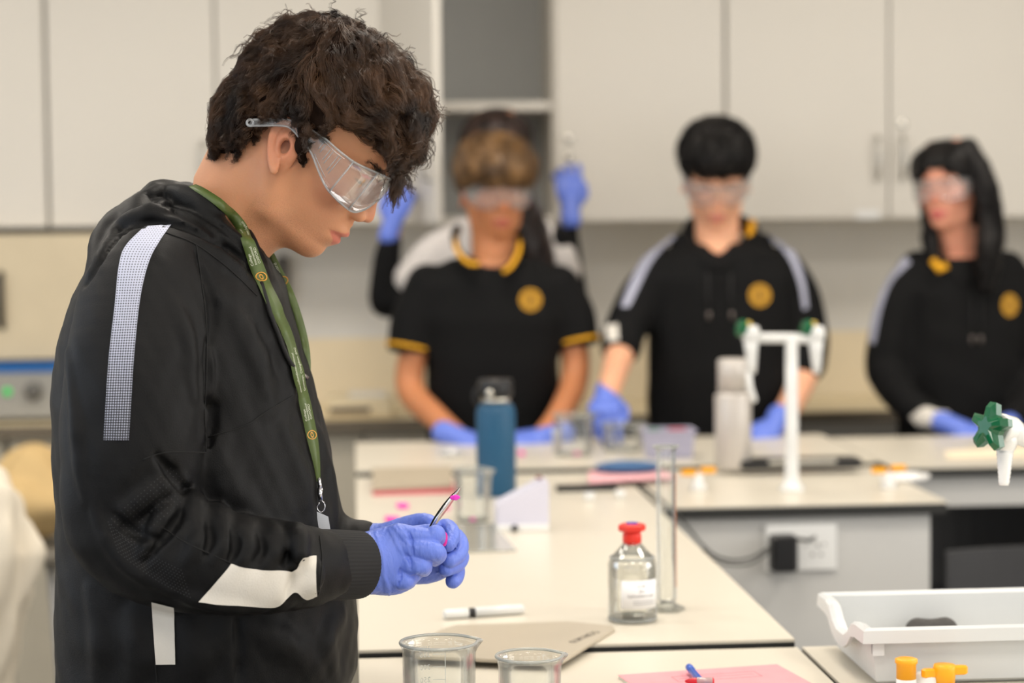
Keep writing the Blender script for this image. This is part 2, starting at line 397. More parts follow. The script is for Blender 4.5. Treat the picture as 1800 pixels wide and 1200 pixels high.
cab_unit(-.862, .092, 'closed two-door wall cabinet at the far left above the curly-haired student')
cab_unit(-1.83, -.867, 'closed wall cabinet at the left edge of the photo, mostly cut off')
cab_unit(.097, 1.090, 'wall cabinet with its left door swung open and a shelf showing inside', True)
cab_unit(1.094, 2.06, 'closed two-door wall cabinet with two upright handles behind the standing girl')
cab_unit(2.065, 3.05, 'closed wall cabinet beyond the right edge above the back bench')

# ---------------------------------------------------------------- benches
def bench(name, label, xa, xb, ya, yb, z=.9, th=.022, under='frame', side_panel=None):
    t = thing(name, label, 'lab bench', ((xa+xb)/2, (ya+yb)/2, 0)); w = (xb-xa)/2; d = (yb-ya)/2
    MB().box(-w, w, -d, d, z-.004, z).build('worktop', M_TOP, t)
    MB().box(-w, w, -d, d, z-th, z-.004).build('black_edge', M_EDGE, t)
    return t, w, d
def legs(t, w, d, zt=.878):
    MB().box(-w+.03, w-.03, -d+.03, d-.03, zt-.07, zt).build('apron', M_GREYP, t)
    for sx in (-1, 1):
        for sy in (-1, 1):
            MB().box(sx*(w-.05)-.02, sx*(w-.05)+.02, sy*(d-.05)-.02, sy*(d-.05)+.02, 0, zt-.07).build('leg', mat('grey_leg', (150, 150, 150), .4, .3), t)
G = .004
t, w, d = bench('lab_bench', 'cream bench holding the bottle, tall cylinder and marker pen', 0, .585, 2.765, 4.615); legs(t, w, d)
t, w, d = bench('lab_bench', 'near cream bench under the two glass beakers and the pink book', 0, .585, 1.60, 2.75, .892); legs(t, w, d, .870)
t, w, d = bench('lab_bench', 'near cream bench at the lower right under the grey tray', .592, 2.2, 1.60, 2.752, .892); legs(t, w, d, .870)
t, w, d = bench('lab_bench', 'far cream bench in front of the boy in the polo shirt', 0, 1.17, 4.63, 5.21, .912); legs(t, w, d, .89)
t, w, d = bench('lab_bench', 'far cream bench at the right in front of the long-haired girl', 1.175, 2.6, 4.50, 5.12, .912); legs(t, w, d, .89)
# service pedestal
t = thing('service_pedestal', 'grey service pedestal with a socket plate and white gas taps on top', 'lab pedestal', (.87, 4.33, 0))
MB().box(-.275, .29, -.285, .295, .896, .9).build('worktop', M_TOP, t); MB().box(-.275, .29, -.285, .295, .876, .896).build('black_edge', M_EDGE, t)
MB().box(-.26, .262, -.265, .28, .0, .876).build('side_panel', M_GREYP, t)
# back bench with base cabinets
t = thing('back_bench', 'long cream bench running along the back wall', 'lab bench', (.5, 6.17, 0))
MB().box(-2.5, 3.05, -.255, .262, .876, .9).build('worktop', mat('back_bench_laminate', (232, 216, 180), .4, var=.02), t)
MB().box(-2.5, 3.05, -.262, -.255, .868, .9).build('black_edge', mat('brown_edge', (105, 95, 80), .5), t)
def base_cab(xa, xb, label):
    c = thing('base_cabinet', label, 'cabinet', ((xa+xb)/2, 6.19, 0)); w = (xb-xa)/2
    MB().box(-w, w, -.22, .24, .10, .866).build('body', M_BASE, c); MB().box(-w, w, -.19, .24, 0, .10).build('plinth', M_DARK, c)
    for s in (-1, 1):
        dd = MB().box(min(0, s*w)+.003, max(0, s*w)-.003, -.24, -.221, .11, .845, bev=.002).build('cabinet_door', M_BASE, c)
        h = MB(); h.tube([(s*.05, -.24, .70), (s*.05, -.262, .705), (s*.05, -.262, .80), (s*.05, -.24, .805)], .005, 8); h.build('handle', MATS['brushed_steel'], dd)
base_cab(-1.95, -.98, 'grey base cabinet under the left end of the back bench')
base_cab(-.97, .02, 'grey base cabinet hidden behind the curly-haired student')
base_cab(.025, .30, 'narrow grey base cabinet left of the dark knee space')
base_cab(2.0, 3.4, 'grey base cabinet at the right end of the back bench')
# ---------------------------------------------------------------- people: shared anatomy
def skin_mat(name, rgb, lip, stub=0):
    m = mat(name, rgb, .48, var=.06, scale=14, bump=.12, bscale=420, spec=.4, sss=.25)
    nt = m.node_tree; N = nt.nodes; L = nt.links; b = N['Principled BSDF']; src = b.inputs['Base Color'].links[0].from_socket
    at = N.new('ShaderNodeAttribute'); at.attribute_name = 'feat'; sep = N.new('ShaderNodeSeparateColor'); L.new(at.outputs['Color'], sep.inputs[0])
    nzs = N.new('ShaderNodeTexNoise'); nzs.inputs['Scale'].default_value = 1500; nzs.inputs['Detail'].default_value = 1; tcs = N.new('ShaderNodeTexCoord'); L.new(tcs.outputs['Object'], nzs.inputs[0])
    rps = N.new('ShaderNodeValToRGB'); rps.color_ramp.elements[0].position = .50; rps.color_ramp.elements[1].position = .66; L.new(nzs.outputs[0], rps.inputs[0])
    mus = N.new('ShaderNodeMath'); mus.operation = 'MULTIPLY'; L.new(rps.outputs[0], mus.inputs[0]); L.new(sep.outputs[2], mus.inputs[1])
    mx = N.new('ShaderNodeMix'); mx.data_type = 'RGBA'; L.new(mus.outputs[0], mx.inputs['Factor']); L.new(src, mx.inputs['A']); mx.inputs['B'].default_value = lin((74, 50, 40))+(1,); src = mx.outputs['Result']
    for ch, col in ((0, lip), (1, (28, 18, 14))):
        mx = N.new('ShaderNodeMix'); mx.data_type = 'RGBA'; L.new(sep.outputs[ch], mx.inputs['Factor']); L.new(src, mx.inputs['A']); mx.inputs['B'].default_value = lin(col)+(1,)
        src = mx.outputs['Result']
    L.new(src, b.inputs['Base Color']); return m
def frame_of(heading, pitch, roll=0):
    """head axes (columns forward, lateral-left, up) from compass heading (0 = +X, 90 = +Y) and downward pitch, degrees"""
    h = math.radians(heading); p = math.radians(pitch)
    fh = A(math.cos(h), math.sin(h), 0); up0 = A(0, 0, 1)
    f = math.cos(p)*fh-math.sin(p)*up0; u = math.sin(p)*fh+math.cos(p)*up0; l = np.cross(u, f)
    if roll:
        r = math.radians(roll); l, u = math.cos(r)*l+math.sin(r)*u, -math.sin(r)*l+math.cos(r)*u
    return np.stack([f, l, u], 1)
# sagittal outline of the face without the nose (forward, up) in metres about the ear canal
FACE = [(-.02, .150), (.03, .143), (.066, .124), (.090, .100), (.104, .078), (.1085, .062), (.1080, .052), (.1025, .042), (.0995, .030), (.1005, .012),
        (.1030, -.004), (.1060, -.018), (.1075, -.030), (.1078, -.040), (.1068, -.050), (.1055, -.058), (.1062, -.065), (.1050, -.072), (.1005, -.079), (.0920, -.0845), (.078, -.0870), (.060, -.0885), (.035, -.084), (.012, -.070), (-.005, -.045), (-.03, -.01), (-.05, .05), (-.045, .11)]
LIPS = [(.095, -.018), (.1090, -.0200), (.1120, -.0250), (.1165, -.0300), (.1175, -.0338), (.1140, -.0375), (.1095, -.0395), (.1132, -.0425), (.1142, -.0465), (.1105, -.0515), (.1060, -.0550), (.095, -.0570)]
NOSE = [(.095, .052), (.1080, .046), (.1110, .038), (.1150, .028), (.1190, .018), (.1245, .008), (.1275, .0010), (.1270, -.0045), (.1225, -.0080), (.1165, -.0100), (.1105, -.0150), (.1110, -.022), (.095, -.022)]
def add_head(v, O, R, s=1.0, neckpt=None, neck_r=.056, detail=True):
    O = np.asarray(O, float)
    def loc(X, Y, Z):
        x, y, z = X-O[0], Y-O[1], Z-O[2]
        return [(R[0, i]*x+R[1, i]*y+R[2, i]*z)/s for i in range(3)]
    def wrap(fn, lo, hi):
        c = np.array([[a, b, e] for a in (lo[0], hi[0]) for b in (lo[1], hi[1]) for e in (lo[2], hi[2])])*s @ R.T+O
        return (lambda X, Y, Z: fn(*loc(X, Y, Z))*s), c.min(0), c.max(0)
    E = lambda c, r, rot=None: wrap(lambda x, y, z: f_ell(c, r, rot)[0](x, y, z), np.array(c)-max(r), np.array(c)+max(r))
    C = lambda a, b, ra, rb: wrap(f_cap(a, b, ra, rb)[0], np.minimum(a, b)-max(ra, rb), np.maximum(a, b)+max(ra, rb))
    v.op(E((.014, 0, .058), (.094, .075, .084)), k=.0)
    pf = f_poly2(spline(FACE, 3)[:-1]); pn = f_poly2(spline(NOSE, 3)[:-1])
    def face(x, y, z):
        a = np.interp(z, [-.09, -.06, -.035, 0, .03, .06, .09], [22, 17, 13, 8.5, 8, 8, 7])
        w = np.interp(z, [-.09, -.07, -.03, 0, .03, .07, .12], [.047, .052, .058, .064, .068, .070, .062])
        wx = w-np.clip((x-.02), 0, .2)*np.interp(z, [-.09, -.03, .03], [.30, .12, .02])
        bw = np.clip((x+.005)/.06, 0, 1); bw = bw*bw*(3-2*bw)
        xx = x+a*y*y*bw
        d = pf(xx, z+0*y); return smax(d*.92, np.abs(y)-wx, .030)
    v.op(wrap(face, (-.09, -.08, -.095), (.13, .08, .155)), k=.012)
    pl = f_poly2(spline(LIPS, 3)[:-1])
    def lips(x, y, z):
        return smax(pl(x+21*y*y+9000*y**4, z-2.2*y*y*np.sign(z+.039)*0)*.85, np.abs(y)-.027, .010)
    v.op(wrap(lips, (.08, -.03, -.06), (.12, .03, -.015)), k=.006)
    def nose(x, y, z):
        a = np.interp(z, [-.012, -.004, .01, .03, .05], [70, 75, 120, 150, 120])
        return smax(pn(x+a*y*y, z+0*y)*.8, np.abs(y)-.022, .008)
    v.op(wrap(nose, (.09, -.025, -.025), (.13, .025, .055)), k=.007)
    for sgn in (-1, 1):
        v.op(E((.1095, sgn*.0130, -.0055), (.0115, .0065, .0085)), k=.004)                      # wings of the nose
        if detail: v.op(E((.1145, sgn*.0072, -.0125), (.0055, .0030, .0035)), 's', .002)
        v.op(E((.075, sgn*.045, .003), (.019, .014, .014)), k=.016)                             # cheekbone
        v.op(E((.1010, sgn*.0330, .0290), (.0100, .0165, .0115)), 's', .010)                    # eye socket
        v.op(E((.0805, sgn*.0315, .0275), (.0135, .0130, .0130)), k=.002)                       # eyeball and closed lid
        if detail:
            v.op(C((.0925, sgn*.020, .0265), (.0900, sgn*.0420, .0255), .0012, .0010), 's', .0012)
        v.curve([(.1010, sgn*.014, .0465, .0060), (.0985, sgn*.030, .0500, .0060), (.0880, sgn*.046, .0480, .0050)], .010, 4) if False else v.op(C((.1000, sgn*.016, .0470), (.0860, sgn*.046, .0475), .0055, .0045), k=.010)
        # jaw ramus
        v.op(C((.006, sgn*.054, -.020), (.030, sgn*.046, -.060), .016, .015), k=.020)
        # ear
        er = Matrix.Rotation(math.radians(18*sgn), 3, 'Z') @ Matrix.Rotation(math.radians(-22), 3, 'Y'); er = np.array(er)
        def ear(x, y, z, sgn=sgn, er=er):
            c = A(.001, sgn*.0775, .007); x, y, z = (x-c[0])/1.1, (y-c[1])/1.1, (z-c[2])/1.1
            u = er[0, 0]*x+er[1, 0]*y+er[2, 0]*z; q = (er[0, 1]*x+er[1, 1]*y+er[2, 1]*z)*sgn; w = er[0, 2]*x+er[1, 2]*y+er[2, 2]*z
            au = np.interp(w, [-.033, -.02, 0, .015, .031], [.0085, .0125, .0165, .0185, .0155])
            rr = np.sqrt((u/au)**2+(w/.0310)**2)
            body = smax((rr-1)*.015, np.abs(q+.012*(rr*rr))-.0030, .003)
            rim = np.sqrt(((rr-.90)*.0155)**2+(q-.0015)**2)-.0030
            rim = np.where((u > .004) & (w < .012), rim+.004+.3*np.maximum(0, u-.004), rim)
            d = smin(body, rim, .003)
            anti = np.sqrt(((np.sqrt(((u+.0005)/.0105)**2+((w-.002)/.0200)**2)-1)*.011)**2+(q-.0008)**2)-.0022
            anti = np.where(u > .003, anti+.006, anti); d = smin(d, anti, .002)
            con = np.sqrt(((u-.002)/.0072)**2+((w+.003)/.0100)**2+((q-.003)/.0075)**2)
            return smax(d, -(con-1)*.007, .002)
        v.op(wrap(ear, (-.04, sgn*.08-.025, -.040), (.03, sgn*.08+.025, .05)), k=.005)
        v.op(C((.0175, sgn*.0735, .006), (.0165, sgn*.0740, -.003), .0040, .0038), k=.003)       # tragus
    if detail:   # line between the lips
        for sgn in (-1, 1): v.op(C((.1122, 0, -.0395), (.0945, sgn*.0250, -.0385), .0013, .0010), 's', .0010)
    if neckpt is not None:
        a = O+R @ A(-.028, 0, -.005)*s; b = np.asarray(neckpt); v.op(f_cap(a, b, neck_r*s, neck_r*s*1.06), k=.020)
        a2 = O+R @ A(.030, 0, -.050)*s; v.op(f_cap(a2, b+R @ A(.01, 0, 0), .036*s, neck_r*.8), k=.020)
def feat_colors(me, V, O, R, s=1.0, brow=True, eyes=True, beard=0):
    p = ((V-O) @ R)/s; x, y, z = p.T; c = np.zeros((len(V), 4), np.float32); c[:, 3] = 1; ay = np.abs(y)
    up = np.interp(ay, [0, .004, .010, .025], [-.0305, -.0295, -.0315, -.0385]); lo = np.interp(ay, [0, .012, .025], [-.0535, -.0510, -.0390])
    lip = np.clip(1-np.maximum(z-up, lo-z)/.0018, 0, 1)*np.clip((.0260-ay)/.002, 0, 1)*(x > .085); c[:, 0] = np.clip(lip, 0, 1)*.85
    bl = lambda cx, cy, cz, r, a: a*np.exp(-(((x-cx)/r)**2+((ay-cy)/r)**2+((z-cz)/r)**2))
    c[:, 0] = np.maximum(c[:, 0], np.minimum(.5, bl(.078, .052, -.004, .026, .26)+bl(.122, 0, .0, .012, .34)+bl(.0, .085, .006, .030, .42)))
    c[:, 2] = beard*np.clip((-.030-z-np.clip(.05-x, 0, .05)*.3)/.03, 0, 1)*np.clip((z+.12)/.02, 0, 1)*(x > .012)*(1-c[:, 0])
    if brow:
        zb = np.interp(ay, [.012, .030, .048], [.0450, .0500, .0450]); c[:, 1] = np.clip(1-np.abs(z-zb)/.0042, 0, 1)**.7*((ay > .012) & (ay < .050) & (x > .07))*.9
    if eyes:
        c[:, 1] = np.maximum(c[:, 1], np.clip(1.4-np.sqrt(((ay-.0315)/.0125)**2+((z-.0265)/.0022)**2), 0, 1)*(x > .08))
    a = me.color_attributes.new('feat', 'FLOAT_COLOR', 'POINT'); a.data.foreach_set('color', c.ravel())
def f_rings(rings, p=2.4, rz=0, c0=(0, 0)):
    """stack of rounded ovals: (z, cx, cy, ax, ay); rz turns them about c0"""
    r = np.array(sorted(rings)); cz, sz = math.cos(rz), math.sin(rz)
    def f(X, Y, Z):
        x = (X-c0[0])*cz+(Y-c0[1])*sz; y = -(X-c0[0])*sz+(Y-c0[1])*cz
        g = [np.interp(Z, r[:, 0], r[:, i]) for i in range(1, 5)]
        q = (np.abs((x-g[0])/g[2])**p+np.abs((y-g[1])/g[3])**p)**(1/p)
        d = (q-1)*np.minimum(g[2], g[3])*.9
        return smax(d, np.maximum(r[0, 0]-Z, Z-r[-1, 0]), .02)
    m = np.abs(r[:, 1:]).max()*1.6+.1
    return f, A(c0[0]-m, c0[1]-m, r[0, 0]), A(c0[0]+m, c0[1]+m, r[-1, 0])
# gloved hand: local frame columns = fingers, thumb side, back of hand
FING = {'i': (.030, .082, .0, .096), 'm': (.010, .088, 0, .103), 'r': (-.010, .083, 0, .096), 'l': (-.028, .074, 0, .078)}
def add_hand(v, W, R, curl=(40, 45, 50, 55), thumb=35, s=1.0, spread=4, k=.003, wrist_len=.05):
    W = np.asarray(W, float); T = lambda p: W+R @ (np.asarray(p, float)*s)
    v.op(f_ell(T((.048, .002, 0)), A(.052, .043, .0155)*s, R), k=.006); v.op(f_ell(T((.068, .001, .001)), A(.028, .043, .0135)*s, R), k=.008)
    v.op(f_cap(T((-wrist_len, 0, 0)), T((.015, 0, 0)), .030*s, .028*s), k=.012)
    for (key, c, rad) in zip('imrl', curl, (.0092, .0095, .0090, .0080)):
        y0, x0, _, ln = FING[key]; sp = math.radians(spread*(y0/.012)); p = A(x0-.004, y0, 0); a = math.radians(c)*.7; pts = [T(p)]
        for L, f in ((.46, 1), (.30, 1.9), (.22, 2.5)):
            ang = a*f; p = p+A(math.cos(ang)*math.cos(sp), math.cos(ang)*math.sin(sp), -math.sin(ang))*ln*L; pts.append(T(p))
        for i in range(3): v.op(f_cap(pts[i], pts[i+1], rad*s*(1-.05*i), rad*s*(.97-.05*i)), k=k if i else .005)
    t = math.radians(thumb); p0 = A(.012, .026, -.006); p1 = p0+A(.032*math.cos(t), .034*math.sin(t)+.006, -.012); p2 = p1+A(.030, .012*math.sin(t)-.004, -.010); p3 = p2+A(.022, -.008, -.006)
    v.op(f_cap(T(p0), T(p1), .0165*s, .0125*s), k=.008); v.op(f_cap(T(p1), T(p2), .0120*s, .0105*s), k=.003); v.op(f_cap(T(p2), T(p3), .0105*s, .0088*s), k=.003)
def hand_frame(fing, back):
    f = np.asarray(fing, float); f = f/np.linalg.norm(f); b = np.asarray(back, float); b = b-f*(b@f); b = b/np.linalg.norm(b)
    return f, b
def hand_R(fing, back, side):
    """side +1: thumb on the cross(back,fingers) side"""
    f, b = hand_frame(fing, back); t = np.cross(b, f)*side; return np.stack([f, t, b], 1)
def glove_mat(): return mat('blue_nitrile_glove', (98, 122, 212), .40, var=.05, scale=40, bump=.55, bscale=210, spec=.5, stretch=(1, 1, .25))
# ---- strands of hair laid along a surface
def strands(name, v, roots, flow, length, nseg, clump, spreadr, rad, curl_amp, curl_freq, m, parent, lift=.004, seed=3, tipout=.0, tubes=3, lenf=None):
    rng = np.random.default_rng(seed); n = len(roots); p = roots.copy(); L = length*rng.uniform(.6, 1.25, n)*(lenf(roots) if lenf else 1); path = [p.copy()]
    for k in range(nseg):
        g = v.grad(p); f = flow(p, rng, k/nseg); f = f-g*(f*g).sum(1)[:, None]; f /= np.maximum(np.linalg.norm(f, axis=1), 1e-9)[:, None]
        p = p+f*(L/nseg)[:, None]; d = v.sample(p); g = v.grad(p); tgt = lift*np.sin(min(1, k/nseg*1.4)*1.57)+tipout*(k/nseg)**2
        p = p+g*((tgt-d)*.8)[:, None]; path.append(p.copy())
    path = np.array(path); path = path.transpose(1, 0, 2)                                   # clumps, steps, 3
    K = nseg+1; t = np.linspace(0, 1, K); tan = np.gradient(path, axis=1); tan /= np.maximum(np.linalg.norm(tan, axis=2), 1e-9)[..., None]
    g = v.grad(path.reshape(-1, 3)).reshape(path.shape); b = np.cross(tan, g); b /= np.maximum(np.linalg.norm(b, axis=2), 1e-9)[..., None]; g = np.cross(b, tan)
    ph = rng.uniform(0, 6.28, (n, 1)); fr = curl_freq*rng.uniform(.6, 1.4, (n, 1)); am = curl_amp*rng.uniform(.3, 1.4, (n, 1))*(.25+.75*t)
    path = path+(b*(am*np.sin(ph+fr*t*6.28))[..., None]+g*(am*.7*np.cos(ph+fr*t*6.28))[..., None])
    off = rng.normal(size=(n, clump, 2))*spreadr; tap = (1-.55*t**1.5)
    jp = rng.uniform(0, 6.28, (n, clump, 1)); ja = spreadr*.5
    S = path[:, None]+b[:, None]*((off[..., 0:1]*tap+ja*np.sin(jp+t*9))[..., None])+g[:, None]*((off[..., 1:2]*tap*.8+ja*np.cos(jp*1.7+t*8))[..., None])
    S = S.reshape(-1, K, 3); N = len(S); tn = np.gradient(S, axis=1); tn /= np.maximum(np.linalg.norm(tn, axis=2), 1e-9)[..., None]
    gg = np.repeat(g[:, None], clump, 1).reshape(N, K, 3); s1 = np.cross(tn, gg); s1 /= np.maximum(np.linalg.norm(s1, axis=2), 1e-9)[..., None]; s2 = np.cross(s1, tn)
    rr = rad*(1-.75*t**2)*rng.uniform(.7, 1.3, (N, 1)); V = []
    for q in range(tubes):
        a = 2*math.pi*q/tubes; V.append(S+(s1*math.cos(a)+s2*math.sin(a))*rr[..., None])
    V = np.stack(V, 2).reshape(-1, 3); base = (np.arange(N)*K*tubes)[:, None, None]+(np.arange(K-1)*tubes)[None, :, None]
    q = np.arange(tubes)[None, None, :]; q2 = (q+1) % tubes
    Fq = np.stack([base+q, base+q2, base+tubes+q2, base+tubes+q], -1).reshape(-1, 4)
    return V, Fq
def hair_mat(name, rgb, rgb2, rough=.38, spec=.5):
    m = mat(name, rgb, rough, var=.2, scale=25, spec=spec); nt = m.node_tree; N = nt.nodes
    rp = [n for n in N if n.type == 'VALTORGB'][0]; rp.color_ramp.elements[0].color = lin(rgb)+(1,); rp.color_ramp.elements[1].color = lin(rgb2)+(1,)
    rp.color_ramp.elements[0].position = .35; rp.color_ramp.elements[1].position = .68; return m
def join_np(parts):
    V = []; Fq = []; b = 0
    for v, f in parts: V.append(v); Fq.append(np.asarray(f)+b); b += len(v)
    return np.vstack(V), np.vstack(Fq)
# ---------------------------------------------------------------- the student in the foreground
import time as _t; _T0 = _t.time()
def Q(px, py, Y, r): return tuple(P(px, py, Y))+(r,)
def vhit(v, px, py, y0=2.0, y1=2.8):
    r = ray(px, py); ts = np.linspace(y0, y1, 500)/r[1]; p = CAM+ts[:, None]*r; d = v.sample(p)
    ok = (p > v.lo).all(1) & (p < v.lo+v.h*(v.n-1)).all(1); d = np.where(ok, d, 1); i = np.argmax(d < 0)
    return p[i] if d[i] < 0 else None
def ridge(v, pix, r=.008, sink=.5, k=.012, kind='u'):
    q = spline(pix, 5); pts = [vhit(v, *a) for a in q]; pts = [p for p in pts if p is not None]
    if len(pts) < 2: return
    pts = np.array(pts); g = v.grad(pts); pts = pts-g*r*sink; n = len(pts); t = np.sin(np.linspace(.12, np.pi-.12, n)); rr = r*(.35+.65*t)
    v.curve([tuple(pts[i])+(rr[i],) for i in range(n)], k, 1, kind)
me_root = thing('person', 'curly-haired student in black hoodie, goggles and green lanyard holding metal forceps', 'person', P(330, 700, 2.49)*A(1, 1, 0))
SKIN = skin_mat('skin_light_tan', (196, 140, 104), (180, 98, 84))
HO = P(507, 264, 2.475); HR = frame_of(-6, 40)
v = Vol(A(P(335, 15, 2.5)[0], 2.35, P(500, 490, 2.5)[2]), A(P(690, 15, 2.5)[0], 2.60, P(500, 50, 2.5)[2]), .0017)
add_head(v, HO, HR, 1.0, P(392, 405, 2.49), .055)
V1, F1 = v.mesh(); HEADV = v
# rest of the body under the clothes
b = Vol(A(-.42, 2.15, .0), A(.02, 2.85, 1.40), .008)
b.op(f_cap(P(400, 400, 2.49), P(350, 520, 2.49), .055, .06), k=.03)
b.op(f_rings([(1.36, -.22, 2.49, .07, .14), (1.25, -.20, 2.49, .11, .17), (1.1, -.19, 2.49, .11, .15), (.95, -.19, 2.49, .105, .14), (.80, -.2, 2.49, .10, .15)]), k=.03)
for s, Yh in ((-1, 2.40), (1, 2.58)):
    b.chain([A(-.20, Yh, .80), A(-.18, Yh, .46), A(-.21, Yh, .09)], [.08, .055, .04], .03); b.op(f_ell(A(-.16, Yh, .045), (.115, .045, .04)), k=.02)
b.curve([Q(290, 480, 2.36, .05), Q(238, 700, 2.30, .045), Q(220, 930, 2.30, .038), Q(440, 990, 2.28, .035), Q(632, 990, 2.36, .026)], .02)
b.curve([Q(330, 480, 2.63, .05), Q(330, 880, 2.68, .04), Q(560, 968, 2.55, .034), Q(640, 968, 2.46, .026)], .02)
V2, F2 = b.mesh(); Vb, Fb = join_np([(V1, F1), (V2, F2)])
body = link('body', npmesh(Vb, Fb, 'body'), SKIN, me_root, smooth=True); feat_colors(body.data, Vb, HO, HR, brow=False, beard=.34)
body.matrix_parent_inverse = Matrix.Translation(-Vector(me_root.location)); 
def child(o, m='x'):
    o.parent = me_root; o.matrix_parent_inverse = Matrix.Translation(-Vector(me_root.location)); return o
# stubble shadow on jaw is a fine speckle of hair
# ---------------- hair volume
HAIRPX = [(378, 278), (379, 245), (382, 180), (398, 142), (420, 108), (448, 84), (452, 60), (470, 52), (500, 30), (560, 20), (606, 26), (645, 48), (668, 70), (690, 82), (702, 104), (724, 128), (744, 150), (756, 182), (758, 205), (746, 232), (738, 262), (716, 286), (698, 293),
          (690, 268), (668, 252), (646, 240), (622, 230), (600, 226), (584, 240), (566, 238), (556, 244), (560, 264), (556, 288), (543, 296), (530, 288), (531, 262), (534, 240), (528, 218), (508, 211), (484, 216), (470, 232), (458, 254), (430, 272), (402, 276)]
def tolocal(px):
    p = P(px[0], px[1], 2.475); return (p-HO) @ HR
HP = [tolocal(p) for p in HAIRPX]; hp2 = f_poly2(spline([(p[0], p[2]) for p in HP]+[(HP[0][0], HP[0][2])], 2)[:-1])
h = Vol(A(P(365, 15, 2.5)[0], 2.36, P(500, 305, 2.5)[2]), A(P(780, 15, 2.5)[0], 2.59, P(500, 5, 2.5)[2]), .0025)
def hv(X, Y, Z):
    x, y, z = X-HO[0], Y-HO[1], Z-HO[2]; lx, ly, lz = [HR[0, i]*x+HR[1, i]*y+HR[2, i]*z for i in range(3)]
    d2 = hp2(lx, lz); e = f_ell((.015, 0, .062), (.122, .094, .118))[0](lx, ly, lz); e = np.minimum(e, f_ell((.102, 0, .105), (.042, .066, .048))[0](lx, ly, lz)); e = np.minimum(e, f_ell((-.045, 0, .002), (.056, .076, .076))[0](lx, ly, lz))
    return smax(d2+.002, e, .016)
h.all(hv, k=0.0)
hx, hy, hz = np.meshgrid(*h.ax, indexing='ij', sparse=True); h.D += (snoise((hx, hy, hz), 90, 4)*.0045+snoise((hx, hy, hz), 200, 9)*.0015).astype(np.float32)
HV, HF = h.mesh()
HM = hair_mat('dark_brown_curly_hair', (33, 22, 16), (92, 64, 42), .36, .5)
crown = HO+HR @ A(-.045, 0, .165)
def flow(p, rng, t):
    q = (p-HO) @ HR; d = np.zeros_like(q); r = np.hypot(q[:, 0]+.045, q[:, 1])
    fr = q[:, 0] > -.03
    d[:, 0] = np.interp(q[:, 0], [-.09, -.04, 0, .05, .10, .13], [-.1, .2, .75, 1, .7, 0]); d[:, 1] = np.sign(q[:, 1])*.35*np.clip(np.abs(q[:, 1])/.05, 0, 1); d[:, 2] = np.interp(q[:, 0], [-.09, -.03, .02, .06, .10, .13], [-1, -.95, -.55, -.2, -.6, -1])-.3*(q[:, 2] < .06)
    sc = 26; d[:, 0] += .5*snoise((p[:, 0]*1, p[:, 1], p[:, 2]), sc, 5); d[:, 1] += .4*snoise((p[:, 0], p[:, 1], p[:, 2]), sc, 6); d[:, 2] += .5*snoise((p[:, 0], p[:, 1], p[:, 2]), sc, 7)
    return d @ HR.T
rng = np.random.default_rng(5); nearface = HV
q = (HV-HO) @ HR; low = (q[:, 2] < .03) & (q[:, 0] > .0)
cand = HV[~low]; roots = cand[rng.choice(len(cand), 2100, replace=False)]
lenf = lambda r: np.where((((r-HO) @ HR)[:, 0] < .045) & (((r-HO) @ HR)[:, 2] < .055) & (((r-HO) @ HR)[:, 0] > -.06), .30, 1.)
sets = [(HV, HF)]
sets.append(strands('hair', h, roots, flow, .060, 11, 23, .0023, .00020, .0034, 1.15, None, None, .0045, 3, .003, lenf=lenf))
sel = HV[(((HV-HO) @ HR)[:, 2] > .06) & (HV[:, 0]+HV[:, 2] > np.percentile(HV[:, 0]+HV[:, 2], 55))]; sets.append(strands('hair', h, sel[rng.choice(len(sel), 330, replace=False)], flow, .055, 14, 8, .0012, .00017, .0065, 1.7, None, None, .006, 8, .014))
sb = HV[(((HV-HO) @ HR)[:, 2] < .030) & (((HV-HO) @ HR)[:, 0] > -.002)]
if len(sb) > 10: sets.append(strands('hair', h, sb[rng.choice(len(sb), min(160, len(sb)), replace=False)], flow, .012, 6, 9, .0012, .00018, .0010, 1.0, None, None, .0015, 9, .001))
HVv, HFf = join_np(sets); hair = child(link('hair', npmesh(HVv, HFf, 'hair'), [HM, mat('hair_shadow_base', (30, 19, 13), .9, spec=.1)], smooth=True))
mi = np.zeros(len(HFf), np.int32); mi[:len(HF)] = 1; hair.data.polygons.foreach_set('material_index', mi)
# eyebrows and lashes
def facial_hair(name, n, fa, la, rad, m, seed, sgns=(-1, 1)):
    rng = np.random.default_rng(seed); sets = []
    for sg in sgns:
        for i in range(n):
            t = rng.uniform(); base, d = fa(t, rng, sg); w = HO+HR @ base; w = w-HEADV.grad(w[None])[0]*HEADV.sample(w[None])[0]
            w2 = w+HR @ (d*la*rng.uniform(.7, 1.2)); g = HEADV.grad(w2[None])[0]; w2 = w2-g*(HEADV.sample(w2[None])[0]-.0012)
            mb = np.stack([w, (w+w2)/2+HEADV.grad(w[None])[0]*.0008, w2]); s1 = np.cross(w2-w, g); s1 /= np.linalg.norm(s1)+1e-9; s2 = np.cross(s1, (w2-w)/np.linalg.norm(w2-w))
            V = np.concatenate([mb[k]+np.stack([s1, -.5*s1+.87*s2, -.5*s1-.87*s2])*rad*(1-.35*k) for k in range(3)])
            sets.append((V, np.array([[a*3+b, a*3+(b+1) % 3, a*3+3+(b+1) % 3, a*3+3+b] for a in (0, 1) for b in range(3)])))
    V, Fq = join_np(sets); return child(link(name, npmesh(V, Fq, name), m))
facial_hair('eyebrows', 420, lambda t, r, s: (A(.104-.022*t*t, s*(.013+.034*t), .0445+.006*math.sin(t*2.2)+r.normal()*.0020), A(-.2, s*.9, .25)), .008, .00022, hair_mat('eyebrow_hair', (16, 10, 8), (34, 22, 15)), 4)
